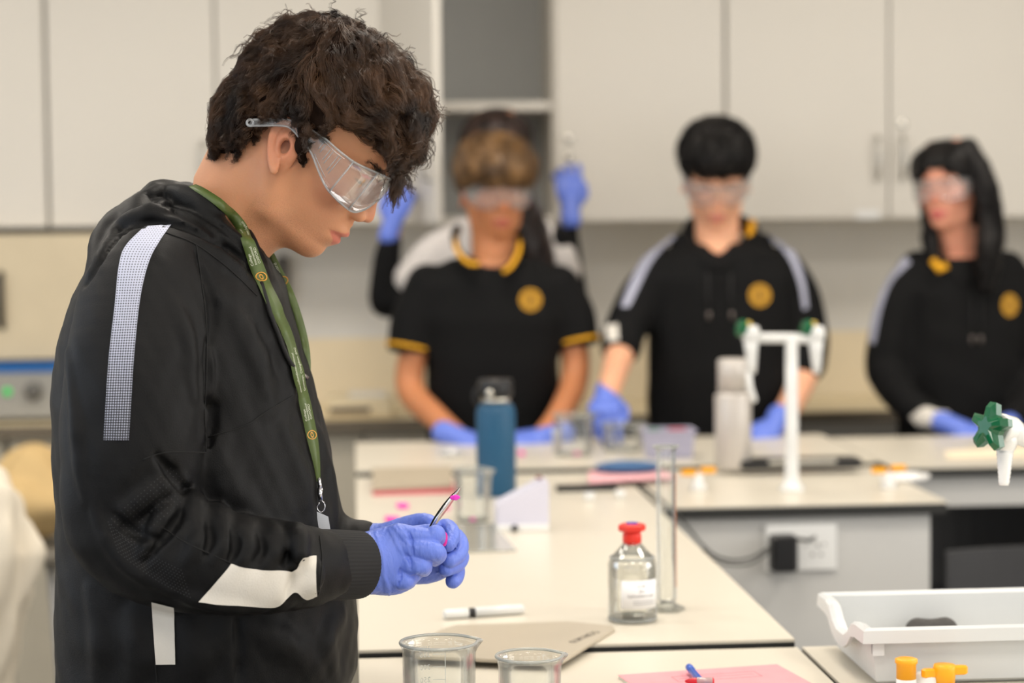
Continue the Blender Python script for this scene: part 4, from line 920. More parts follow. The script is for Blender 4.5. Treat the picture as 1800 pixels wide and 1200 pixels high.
def gp(i, z, o): return HO+HR @ A(q[i, 0]+nr[i, 0]*o, q[i, 1]+nr[i, 1]*o, z)
vs = []
for i in range(K):
    for j in range(5): vs.append(gp(i, q[i, 2]*(1-j/4)+q[i, 3]*j/4, .0008*math.sin(j/4*math.pi)))
shell = child(link('goggle_shell', npmesh(np.array(vs), np.array([(i*5+j, i*5+5+j, i*5+6+j, i*5+1+j) for i in range(K-1) for j in range(4)])), GG, smooth=True)); sm = shell.modifiers.new('thick', 'SOLIDIFY'); sm.thickness = .0015
rim = MB()
rim.tube([gp(i, q[i, 2], .0004) for i in range(K)], .0014, 6); child(rim.build('goggle_rim', GR))
rim = MB(); rim.tube([gp(i, q[i, 3], .0004) for i in range(K)], .0014, 6); child(rim.build('goggle_rim', GR))
def station(x, sg):
    idx = [i for i in range(K) if q[i, 1]*sg > 0]; return min(idx, key=lambda i: abs(q[i, 0]-x))
for sg in (-1, 1):
    for x in (.074, .100):
        i = station(x, sg); child(MB().tube([gp(i, q[i, 2], .001), gp(i, (q[i, 2]+q[i, 3])/2, .0012), gp(i, q[i, 3], .001)], .0012, 6).build('goggle_rib', GR))
    for k in range(6):
        i = station(.034+.0055*k, sg); zt, zb = q[i, 2]-.005, q[i, 3]+.010; child(MB().tube([gp(i, zt, .001), gp(i, zb, .001)], .0006, 5).build('vent_rib', GR))
    for zf in (.12, .88):
        ii = [station(x, sg) for x in (.034, .044, .052, .061)]; child(MB().tube([gp(i, q[i, 2]*(1-zf)+q[i, 3]*zf, .001) for i in ii], .0005, 5).build('vent_rib', GR))
    i = station(-.043, sg); child(MB().lathe([(.0022, 0), (.0050, 0), (.0050, .0022), (.0022, .0022), (.0022, 0)], 16, gp(i, .0015, .0), axis=tuple(HR @ A(0, sg, 0))).build('temple_end', GR))
for o_ in list(me_root.children):
    nm = o_.name.split('.')[0]
    if nm in ('shoulder_stripe', 'sleeve_panel', 'side_panel', 'seam', 'cuff', 'drawstring', 'drawstring_tip', 'perforation_dots'): o_.parent = hoodie; o_.matrix_parent_inverse = Matrix.Identity(4)
    if nm in ('goggle_rim', 'goggle_rib', 'vent_rib', 'temple_end'): o_.parent = shell; o_.matrix_parent_inverse = Matrix.Identity(4)
shell.name = 'safety_goggles'
print('hands', round(_t.time()-_T0, 1))
# ---------------------------------------------------------------- the four students further back
EMB = mat('gold_embroidery', (196, 144, 26), .6, var=.1, scale=80); EMD = mat('badge_dark', (60, 44, 12), .7)
def root_at(name, label, p):
    r = thing(name, label, 'person', (p[0], p[1], 0)); return r
def kid(o, r): o.parent = r; o.matrix_parent_inverse = Matrix.Translation(-Vector(r.location)); return o
def body_mesh(r, skin, HO, HR, s, neckpt, torso, arms, ycen, feet, hands=(), zmin=.0, headres=.0032):
    hv_ = Vol(HO-A(.15, .15, .17)*s-A(0, 0, .02), HO+A(.15, .15, .18)*s, headres); add_head(hv_, HO, HR, s, neckpt, .052, detail=True); Va, Fa = hv_.mesh()
    lo = A(min([a[0] for c in arms for a in c]+[t_[1]-t_[3] for t_ in torso])-.08, min([a[1] for c in arms for a in c]+[ycen-.15])-.1, 0); hi = A(max([a[0] for c in arms for a in c]+[t_[1]+t_[3] for t_ in torso])+.08, max([a[1] for c in arms for a in c]+[ycen+.15])+.08, max([neckpt[2]+.06]+[a[2]+.06 for c in arms for a in c]))
    b = Vol(lo, hi, .0075); b.op(f_rings([(z, x, y, ax*.86, ay*.84) for z, x, y, ax, ay in torso if z > .7], 2.3), k=.02)
    b.op(f_cap(np.asarray(neckpt)-A(0, 0, .06), np.asarray(neckpt)+A(0, 0, .02), .055*s, .05*s), k=.02)
    cx = torso[-1][1] if torso[0][0] > torso[-1][0] else torso[0][1]
    for sg in (-1, 1): b.chain([A(cx+sg*.09, ycen, .80), A(cx+sg*.10, ycen-.02, .46), A(cx+sg*.10, ycen+.02, .09)], [.075, .052, .038], .02); b.op(f_ell(A(cx+sg*.10, ycen-.05, .04), (.04, .11, .035)), k=.02)
    for c in arms: b.curve(c, .015, 5)
    Vb, Fb = b.mesh(); V, Fq = join_np([(Va, Fa), (Vb, Fb)])
    o = kid(link('body', npmesh(V, Fq, 'body'), skin, smooth=True), r); feat_colors(o.data, V, HO, HR, s); return hv_
def cloth(name, m, r, parts, lo, hi, h=.0065, noise=.0022, seed=1, cuts=()):
    v = Vol(lo, hi, h)
    for p_, k in parts:
        if isinstance(p_, list): v.curve(p_, k, 5)
        else: v.op(p_, 'u', k)
    for p_, k in cuts: v.op(p_, 's', k)
    x, y, z = np.meshgrid(*v.ax, indexing='ij', sparse=True); v.D += (snoise((x, y, z*.5), 34, seed)*noise).astype(np.float32)
    o, V, Fq = v.build(name, m); return kid(o, r), V, Fq, v
def hair_shell(name, m, r, HO, HR, s, parts, cuts=(), amp=.0028, h=.004, sc=90, ext=.30):
    v = Vol(HO-ext*s, HO+ext*s, h)
    for c, rad in parts: v.op(f_ell(HO+HR @ (A(*c)*s), A(*rad)*s, HR), 'u', .012)
    for c, rad in cuts: v.op(f_ell(HO+HR @ (A(*c)*s), A(*rad)*s, HR), 's', .008)
    x, y, z = np.meshgrid(*v.ax, indexing='ij', sparse=True); v.D += (snoise((x, y, z*.35), sc, 3)*amp).astype(np.float32)
    return v
def hair_build(v, name, m, r, HO, HR, n=500, L=.05, seed=1, up=.0, curl=.002):
    V, Fq = v.mesh(); rng = np.random.default_rng(seed)
    def fl(p, rg, t):
        q = (p-HO) @ HR; d = np.stack([.25+1.2*q[:, 0]/.1, q[:, 1]*6, -.8+0*q[:, 0]], 1); return d @ HR.T
    rt = V[rng.choice(len(V), min(n, len(V)), replace=False)]
    st = strands(name, v, rt, fl, L, 7, 7, .0028, .0007, curl, .8, None, None, .002, seed, .002)
    V2, F2 = join_np([(V, Fq), st]); return kid(link(name, npmesh(V2, F2, name), m, smooth=True), r)
def goggles_simple(r, HO, HR, s=1.0):
    q = spline([(-.02, -.080, .034, .026), (.03, -.082, .036, .018), (.07, -.074, .042, .002), (.098, -.056, .048, -.006), (.116, -.028, .050, -.004), (.121, 0, .050, .016), (.116, .028, .050, -.004), (.098, .056, .048, -.006), (.07, .074, .042, .002), (.03, .082, .036, .018), (-.02, .080, .034, .026)], 4)
    vs = [HO+HR @ (A(a[0], a[1], a[2]*(1-j/3)+a[3]*j/3)*s) for a in q for j in range(4)]; K = len(q)
    o = kid(link('safety_goggles', npmesh(np.array(vs), np.array([(i*4+j, i*4+4+j, i*4+5+j, i*4+1+j) for i in range(K-1) for j in range(3)])), GG, smooth=True), r); o.modifiers.new('t', 'SOLIDIFY').thickness = .0015
    for c_ in (2, 3): f_ = kid(MB().tube([HO+HR @ (A(a[0], a[1], a[c_])*s) for a in q], .0014, 6).build('goggle_rim', GR), r)
def badge(r, bv_, px_, py_, rad, sx=1.0):
    p, n_ = drape(bv_, [(px_, py_)], .002); p, n_ = p[0], n_[0]
    if p is None: return
    n_ = n_*.6+A(0, -1, 0)*.4; n_ /= np.linalg.norm(n_); s1 = np.cross(A(0, 0, 1), n_); s1 /= np.linalg.norm(s1); s2 = np.cross(n_, s1); m = MB(); k = 28
    def disc(ra, rb, off, mi, qx=1.0):
        vs = [p+n_*off+s1*rr*math.cos(2*math.pi*i/k)*sx*qx+s2*rr*math.sin(2*math.pi*i/k) for rr in (ra, max(rb, 1e-5)) for i in range(k)]; m.add(vs, [(i, (i+1) % k, k+(i+1) % k, k+i) for i in range(k)], mi)
    disc(rad, rad*.80, .001, 0); disc(rad*.80, rad*.72, .0008, 1); disc(rad*.72, 0, .001, 0); disc(rad*.50, rad*.24, .0016, 1, .55); disc(rad*.60, rad*.55, .0012, 1, 1)
    for a in (45, 135, 225, 315): pass
    kid(m.build('badge', [EMB, EMD]), r)
def hand_obj(r, W, R, name='glove', m=None, s=.95, curl=(35, 42, 48, 52), thumb=30, h=.0024, wrist=.05):
    v = Vol(np.asarray(W)-.14, np.asarray(W)+.14, h); add_hand(v, W, R, curl, thumb, s, wrist_len=wrist); o, _, _ = v.build(name, m or GM); return kid(o, r)
def legs_cloth(r, cx, y, m, ztop=.95, w=.155, dpt=.115):
    v = Vol(A(cx-.25, y-.2, 0), A(cx+.25, y+.2, ztop+.03), .009); v.op(f_rings([(ztop, cx, y, w, dpt), (.76, cx, y, w+.01, dpt+.01)], 2.4), k=.02)
    for sg in (-1, 1): v.chain([A(cx+sg*.085, y, .80), A(cx+sg*.095, y-.01, .46), A(cx+sg*.10, y+.02, .08)], [.092, .07, .06], .02)
    o, _, _ = v.build('trousers', m); kid(o, r)
    for sg in (-1, 1):
        t = Vol(A(cx+sg*.10-.07, y-.20, -.005), A(cx+sg*.10+.07, y+.13, .13), .006); t.op(f_ell(A(cx+sg*.10, y-.05, .035), (.046, .13, .045)), k=.01); t.op(f_cap(A(cx+sg*.1, y+.03, .06), A(cx+sg*.1, y+.03, .10), .045, .045), k=.03); t.D = np.maximum(t.D, .002-t.ax[2][None, None, :]).astype(np.float32); o, _, _ = t.build('shoe', M_BLK); kid(o, r)
TROU = MATS['black_trousers']; BLK = mat('black_knit', (11, 11, 12), .8, bump=.2, bscale=500, spec=.2)
def tr(rows, Y):   # torso rows from pixels: (py, px left, px right, half depth)
    out = []
    for (y, a, b, d) in rows: p = P(a, y, Y); q_ = P(b, y, Y); out.append((p[2], (p[0]+q_[0])/2, Y, (q_[0]-p[0])/2, d))
    return out
# ---- boy in the short-sleeved polo shirt
Y = 5.42; HOb = P(868, 343, Y+.01); HRb = frame_of(-84+2, 14)
r = root_at('person', 'boy with light brown fringe in a black polo shirt with yellow collar', P(868, 700, Y)); sk = skin_mat('skin_warm_tan', (188, 124, 84), (176, 96, 84))
tor = tr([(448, 832, 905, .055), (470, 775, 958, .085), (500, 742, 990, .10), (560, 732, 1000, .115), (640, 745, 985, .115), (740, 752, 978, .11), (800, 750, 980, .11)], Y)
zl = tor[-1][0]; tor.append((.80, tor[-1][1], Y, tor[-1][3], .11))
rs = [Q(748, 515, Y, .050), Q(728, 610, Y-.02, .038), Q(722, 685, Y-.04, .037), Q(768, 735, Y-.17, .031), Q(812, 772, Y-.27, .025)]
ls = [Q(985, 515, Y, .050), Q(1008, 600, Y-.02, .038), Q(1010, 668, Y-.05, .036), Q(985, 725, Y-.17, .030), Q(950, 770, Y-.27, .025)]
body_mesh(r, sk, HOb, HRb, 1.06, P(868, 452, Y), tor, [rs, ls], Y, None)
sl1 = [Q(752, 505, Y, .060), Q(728, 560, Y-.01, .060), Q(720, 606, Y-.02, .058)]; sl2 = [Q(982, 505, Y, .060), Q(1006, 555, Y-.01, .060), Q(1014, 594, Y-.02, .058)]
cut = [(f_cap(P(720, 640, Y-.02), P(716, 660, Y-.02), .062, .062), .003), (f_cap(P(1017, 630, Y-.02), P(1022, 650, Y-.02), .062, .062), .003), (f_cap(P(868, 440, Y-.03), P(868, 400, Y-.03), .062, .075), .006)]
lo = A(P(660, 700, Y)[0], Y-.2, .80); hi = A(P(1070, 700, Y)[0], Y+.2, P(868, 420, Y)[2])
shirt, VS, FS, vv = cloth('polo_shirt', BLK, r, [(f_rings(tor, 2.4), 0), (sl1, .02), (sl2, .02), (f_cap(P(800, 478, Y), P(936, 478, Y), .035, .035), .03)], lo, hi, cuts=cut)
bb = bvh_of(VS, FS); badge(r, bb, 932, 527, .0285)
gold = mat('yellow_trim', (226, 164, 20), .7)
def torus_band(r, c, axis, rad, tube_r, name, m, squash=1.0):
    ax = np.asarray(axis, float); ax /= np.linalg.norm(ax); e1 = np.cross(ax, A(0, 1, 0)); e1 /= np.linalg.norm(e1); e2 = np.cross(ax, e1)
    return kid(MB().tube([c+e1*math.cos(a)*rad+e2*math.sin(a)*rad*squash for a in np.linspace(0, 2*math.pi, 28, endpoint=False)], tube_r, 6, closed=True).build(name, m), r)
torus_band(r, P(720, 611, Y-.02), P(728, 560, Y-.01)-P(719, 606, Y-.02), .0585, .0050, 'sleeve_trim', gold); torus_band(r, P(1015, 600, Y-.02), P(1006, 555, Y-.01)-P(1014, 594, Y-.02), .0585, .0050, 'sleeve_trim', gold)
for pts in ([(842, 464, -.112), (824, 462, -.108), (806, 444, -.080), (799, 420, -.03), (806, 404, .045)], [(884, 478, -.116), (898, 468, -.112), (910, 446, -.080), (915, 420, -.03), (908, 404, .045)]):
    pp = spline([tuple(P(a, b_, Y+c)) for a, b_, c in pts], 5); col_ = MB(); col_.tube(pp+A(0, .006, .006), .0125, 8, flat=.6); kid(col_.build('collar', BLK), r)
    pp = spline([tuple(P(a, b_, Y+c-.010)) for a, b_, c in pts], 5); kid(MB().tube(pp, .0062, 6).build('collar_trim', gold), r)
R1 = hand_R(A(.75, -.45, -.25), A(.1, -.5, .85), 1); hand_obj(r, P(808, 770, Y-.27), R1)
R2 = hand_R(A(-.85, -.35, -.12), A(0, -.5, .85), -1); hand_obj(r, P(962, 768, Y-.27), R2)
legs_cloth(r, tor[-1][1], Y, TROU, .93, tor[-1][3]-.02)
hm1 = hair_mat('light_brown_hair', (66, 46, 26), (128, 94, 54), .45)
hvv = hair_shell('hair', hm1, r, HOb, HRb, 1.08, [((.008, 0, .070), (.116, .098, .084)), ((.062, 0, .082), (.062, .080, .050)), ((-.04, 0, .03), (.06, .084, .06))], [((.10, 0, -.005), (.055, .085, .052)), ((.03, .11, -.02), (.05, .045, .06)), ((.03, -.11, -.02), (.05, .045, .06))])
hair_build(hvv, 'hair', hm1, r, HOb, HRb, 420, .05, 4); goggles_simple(r, HOb, HRb, 1.06)
# ---- boy in the black hoodie, looking down
Y = 5.42; HOc = P(1258, 318, Y); HRc = frame_of(-97, 30)
r = root_at('person', 'black-haired boy in a black hoodie looking down behind the gas taps', P(1258, 700, Y)); sk2 = skin_mat('skin_light', (222, 166, 134), (196, 110, 104))
tor = tr([(428, 1205, 1325, .07), (450, 1165, 1372, .095), (490, 1135, 1398, .115), (560, 1138, 1398, .125), (650, 1138, 1398, .125), (740, 1140, 1400, .12), (800, 1140, 1400, .12)], Y); tor.append((.80, tor[-1][1], Y, tor[-1][3], .12))
ra = [Q(1140, 505, Y, .050), Q(1105, 570, Y-.03, .042), Q(1093, 610, Y-.08, .040), Q(1080, 655, Y-.20, .033), Q(1066, 700, Y-.32, .026)]
la = [Q(1392, 505, Y, .050), Q(1410, 590, Y-.02, .042), Q(1415, 650, Y-.05, .038), Q(1390, 710, Y-.15, .032), Q(1358, 752, Y-.24, .026)]
body_mesh(r, sk2, HOc, HRc, 1.05, P(1262, 430, Y+.01), tor, [ra, la], Y, None)
lo = A(P(1040, 700, Y)[0], Y-.33, .80); hi = A(P(1470, 700, Y)[0], Y+.2, P(1258, 365, Y)[2])
hood = [Q(1206, 418, Y+.02, .020), Q(1225, 448, Y-.06, .020), Q(1262, 470, Y-.10, .018), Q(1302, 446, Y-.06, .020), Q(1322, 412, Y+.02, .022), Q(1300, 392, Y+.08, .024), Q(1262, 388, Y+.10, .024), Q(1222, 394, Y+.08, .024), Q(1206, 418, Y+.02, .020)]
hood2 = [Q(1192, 425, Y+.03, .022), Q(1215, 468, Y-.06, .018), Q(1262, 492, Y-.10, .014), Q(1318, 466, Y-.06, .018), Q(1342, 425, Y+.03, .024)]
slr = [Q(1165, 470, Y, .055), Q(1130, 520, Y-.01, .058), Q(1100, 575, Y-.05, .056), Q(1092, 608, Y-.09, .052)]; sll = [Q(1372, 470, Y, .055), Q(1402, 520, Y, .058), Q(1418, 590, Y-.02, .055), Q(1418, 640, Y-.05, .050)]
hc, VS, FS, vv = cloth('hoodie', BLK, r, [(f_rings(tor, 2.4), 0), (hood, .006), (hood2, .008), (slr, .02), (sll, .02)], lo, hi, seed=4, cuts=[(f_cap(P(1262, 446, Y-.07), P(1262, 385, Y-.02), .016, .062), .008)])
bb = bvh_of(VS, FS); badge(r, bb, 1335, 519, .0290)
def lay2(r, bv_, name, a, b, m, off=.003): kid(link(name, drape_grid(bv_, rows_between(a, b, 4, 5), off), m, smooth=True), r)
STW = mat('pale_stripe', (160, 162, 180), .6)
lay2(r, bb, 'shoulder_stripe', [(1180, 405), (1140, 440), (1112, 490), (1092, 540)], [(1188, 418), (1152, 452), (1128, 496), (1106, 540)], STW); lay2(r, bb, 'shoulder_stripe', [(1355, 408), (1392, 440), (1412, 490), (1420, 540)], [(1350, 418), (1382, 450), (1402, 495), (1412, 545)], STW)
lay2(r, bb, 'sleeve_panel', [(1064, 572), (1070, 600)], [(1086, 570), (1088, 598)], MATS['white_fabric_panel'])
kid(MB().tube([P(1308, 440, Y-.05), P(1318, 412, Y-.01), P(1322, 390, Y+.03)], .011, 8).build('yellow_hood_lining', gold), r)
for x_ in (1244, 1284):
    pts = [p for p in drape(bb, [(x_, 480), (x_, 520), (x_+2, 548)], .003)[0] if p is not None]
    if len(pts) > 1: kid(MB().tube(pts, .003, 6).build('drawstring', MATS['black_cord']), r); kid(MB().tube([pts[-1], pts[-1]-A(0, 0, .02)], .004, 6).build('drawstring_tip', MATS['dark_metal_tip']), r)
hand_obj(r, P(1064, 700, Y-.32), hand_R(A(-.15, -.9, -.25), A(-.1, -.3, .9), 1), curl=(62, 66, 70, 74)); hand_obj(r, P(1358, 752, Y-.24), hand_R(A(-.35, -.5, -.45), A(.3, -.75, .5), -1))
legs_cloth(r, tor[-1][1], Y, TROU, .93, tor[-1][3]-.02)
hm2 = hair_mat('black_hair', (9, 7, 7), (20, 16, 15), .5, .3)
hvv = hair_shell('hair', hm2, r, HOc, HRc, 1.06, [((.000, 0, .080), (.105, .095, .085)), ((.060, 0, .098), (.058, .080, .050)), ((-.05, 0, .03), (.06, .083, .06))], [((.108, 0, .006), (.055, .085, .056)), ((.03, .115, -.02), (.05, .045, .06)), ((.03, -.115, -.02), (.05, .045, .06))])
hair_build(hvv, 'hair', hm2, r, HOc, HRc, 420, .05, 6, curl=.001); goggles_simple(r, HOc, HRc, 1.05)
# ---- girl with long black hair, looking to the left
Y = 5.42; HOd = P(1668, 342, Y); HRd = frame_of(-124, 6, 4)
r = root_at('person', 'girl with long straight black hair in a black hoodie at the right edge', P(1690, 700, Y))
tor = tr([(448, 1640, 1745, .07), (470, 1605, 1778, .09), (510, 1580, 1800, .105), (580, 1580, 1805, .115), (650, 1580, 1800, .12), (740, 1580, 1800, .12), (800, 1580, 1800, .12)], Y); tor.append((.80, tor[-1][1], Y, tor[-1][3], .12))
ra = [Q(1590, 505, Y, .045), Q(1560, 600, Y-.02, .040), Q(1552, 660, Y-.04, .038), Q(1600, 720, Y-.16, .030), Q(1672, 748, Y-.25, .024)]
la = [Q(1795, 505, Y, .045), Q(1826, 600, Y-.02, .040), Q(1828, 660, Y-.04, .038), Q(1790, 725, Y-.16, .030), Q(1750, 755, Y-.25, .024)]
sk3 = skin_mat('skin_rosy', (214, 150, 124), (190, 84, 90))
body_mesh(r, sk3, HOd, HRd, .96, P(1690, 452, Y+.01), tor, [ra, la], Y, None)
lo = A(P(1490, 700, Y)[0], Y-.33, .80); hi = A(P(1890, 700, Y)[0], Y+.2, P(1690, 400, Y)[2])
hood = [Q(1640, 452, Y+.02, .020), Q(1660, 480, Y-.06, .018), Q(1700, 496, Y-.09, .016), Q(1738, 480, Y-.05, .018), Q(1752, 450, Y+.02, .020), Q(1730, 428, Y+.08, .022), Q(1690, 424, Y+.10, .022), Q(1655, 430, Y+.08, .022), Q(1640, 452, Y+.02, .020)]
slr = [Q(1612, 475, Y, .052), Q(1578, 540, Y-.01, .056), Q(1562, 610, Y-.02, .056), Q(1560, 655, Y-.04, .054), Q(1592, 705, Y-.14, .044), Q(1640, 738, Y-.21, .038)]; sll = [Q(1770, 475, Y, .052), Q(1805, 540, Y-.01, .056), Q(1825, 610, Y-.02, .056), Q(1828, 655, Y-.04, .054), Q(1800, 715, Y-.14, .044), Q(1765, 748, Y-.22, .036)]
hc, VS, FS, vv = cloth('hoodie', BLK, r, [(f_rings(tor, 2.4), 0), (hood, .006), (slr, .015), (sll, .015)], lo, hi, seed=9, cuts=[(f_cap(P(1692, 455, Y-.02), P(1692, 400, Y-.02), .045, .055), .005)])
bb = bvh_of(VS, FS); badge(r, bb, 1774, 536, .0290, .8)
lay2(r, bb, 'shoulder_stripe', [(1592, 452), (1560, 480), (1540, 530), (1528, 600)], [(1602, 462), (1570, 495), (1552, 540), (1538, 605)], STW)
lay2(r, bb, 'sleeve_panel', [(1600, 732), (1625, 716), (1650, 722), (1668, 722)], [(1622, 758), (1640, 768), (1655, 768), (1664, 770)], MATS['white_fabric_panel'])
for x_ in (1708, 1724):
    pts = [p for p in drape(bb, [(x_, 510), (x_, 560), (x_, 590)], .003)[0] if p is not None]
    if len(pts) > 1: kid(MB().tube(pts, .003, 6).build('drawstring', MATS['black_cord']), r); kid(MB().tube([pts[-1], pts[-1]-A(0, 0, .02)], .004, 6).build('drawstring_tip', MATS['dark_metal_tip']), r)
kid(MB().tube([P(1640, 458, Y-.08), P(1652, 474, Y-.10), P(1664, 466, Y-.11)], .010, 8).build('yellow_collar', gold), r)
hand_obj(r, P(1676, 750, Y-.25), hand_R(A(.7, -.5, -.3), A(.1, -.6, .8), 1)); hand_obj(r, P(1752, 757, Y-.26), hand_R(A(-.75, -.45, -.25), A(0, -.6, .8), -1))
legs_cloth(r, tor[-1][1], Y, TROU, .93, tor[-1][3]-.02)
hvv = hair_shell('hair', hm2, r, HOd, HRd, .96, [((.002, 0, .072), (.112, .090, .080)), ((-.03, 0, -.02), (.07, .092, .10))], [((.108, .004, .006), (.062, .056, .076)), ((.10, 0, -.06), (.06, .07, .06))], amp=.0015, ext=.42)
# long falls of hair in front of the near shoulder and behind
for rows in ([Q(1650, 262, Y-.03, .02), Q(1636, 320, Y-.04, .017), Q(1634, 390, Y-.02, .020), Q(1640, 450, Y-.03, .022), Q(1652, 478, Y-.06, .012)], [Q(1700, 262, Y-.05, .03), Q(1728, 320, Y-.08, .032), Q(1740, 390, Y-.09, .034), Q(1738, 450, Y-.12, .034), Q(1735, 500, Y-.14, .022)], [Q(1690, 300, Y+.05, .07), Q(1700, 380, Y+.08, .06), Q(1700, 460, Y+.12, .05)]):
    hvv.curve(rows, .015, 4)
hair_build(hvv, 'hair', hm2, r, HOd, HRd, 500, .07, 8, curl=.0006); goggles_simple(r, HOd, HRd, .96)
# ---- student with her back turned, reaching into the open cabinet
Y = 5.70; HOe = P(872, 292, Y); HRe = frame_of(78, -6)
r = root_at('person', 'person with long dark hair facing away, both gloved hands raised to the open cabinet', P(870, 700, Y))
tor = tr([(378, 838, 915, .05), (410, 800, 955, .08), (460, 765, 982, .095), (540, 765, 980, .10), (640, 770, 975, .10), (760, 775, 970, .10)], Y); tor.append((.80, tor[-1][1], Y, tor[-1][3], .10))
ra = [Q(775, 440, Y, .040), Q(715, 505, Y+.02, .038), Q(678, 528, Y+.02, .036), Q(680, 460, Y+.02, .030), Q(690, 400, Y+.02, .024)]
la = [Q(975, 425, Y, .045), Q(1000, 480, Y+.02, .038), Q(1008, 520, Y+.02, .035), Q(1006, 440, Y+.06, .018), Q(1001, 362, Y+.10, .016)]
body_mesh(r, sk, HOe, HRe, 1.0, P(874, 385, Y), tor, [ra, la], Y, None)
lo = A(P(630, 700, Y)[0], Y-.2, .80); hi = A(P(1060, 700, Y)[0], Y+.25, P(868, 355, Y)[2])
cloth('black_sleeve', BLK, r, [([(*a[:3], a[3]+.008) for a in map(tuple, ra[:-1])]+[Q(686, 425, Y+.02, .031)], .01)], lo, hi, seed=12); cloth('black_sleeve', BLK, r, [([(*a[:3], a[3]+.004) for a in map(tuple, la[:-1])]+[Q(1003, 385, Y+.09, .018)], .01)], lo, hi, seed=12)
cloth('white_waistcoat', mat('off_white_cloth', (208, 202, 198), .8), r, [(f_rings(tor, 2.4), 0), ([Q(815, 415, Y, .050), Q(768, 450, Y, .060), Q(728, 490, Y, .055)], .02), ([Q(945, 412, Y, .046), Q(975, 440, Y, .052), Q(992, 478, Y, .046)], .02)], lo, hi, seed=13)
hand_obj(r, P(691, 388, Y+.02), hand_R(A(.30, .2, .93), A(-.1, -.9, .3), 1), curl=(48, 55, 60, 62), s=.9); hand_obj(r, P(1002, 360, Y+.10), hand_R(A(0, .35, .93), A(.1, -.9, .3), -1))
legs_cloth(r, tor[-1][1], Y, TROU, .93, tor[-1][3]-.02, .1)
hm3 = hair_mat('dark_brown_straight_hair', (22, 12, 10), (48, 27, 20), .4)
hvv = hair_shell('hair', hm3, r, HOe, HRe, 1, [((.006, 0, .068), (.116, .094, .090)), ((-.03, 0, -.02), (.07, .092, .10))], [((.10, 0, -.01), (.06, .07, .09))], amp=.0015, ext=.42)
hvv.curve([Q(885, 330, Y-.09, .065), Q(908, 390, Y-.10, .070), Q(930, 440, Y-.11, .062), Q(950, 490, Y-.12, .045)], .02, 4)
hair_build(hvv, 'hair', hm3, r, HOe, HRe, 400, .07, 9, curl=.0006)
for r_ in [o for o in COL.objects if o.parent is None and o.get('category') == 'person' and o is not me_root]:
    kids = {o.name.split('.')[0]: o for o in r_.children}; top = kids.get('hoodie') or kids.get('polo_shirt') or kids.get('white_waistcoat'); gg_ = kids.get('safety_goggles')
    for o_ in list(r_.children):
        nm = o_.name.split('.')[0]
        if top and nm in ('shoulder_stripe', 'sleeve_panel', 'drawstring', 'drawstring_tip', 'badge', 'collar', 'collar_trim', 'sleeve_trim', 'yellow_hood_lining', 'yellow_collar'): o_.parent = top; o_.matrix_parent_inverse = Matrix.Identity(4)
        if gg_ and nm == 'goggle_rim': o_.parent = gg_; o_.matrix_parent_inverse = Matrix.Identity(4)
print('others', round(_t.time()-_T0, 1))
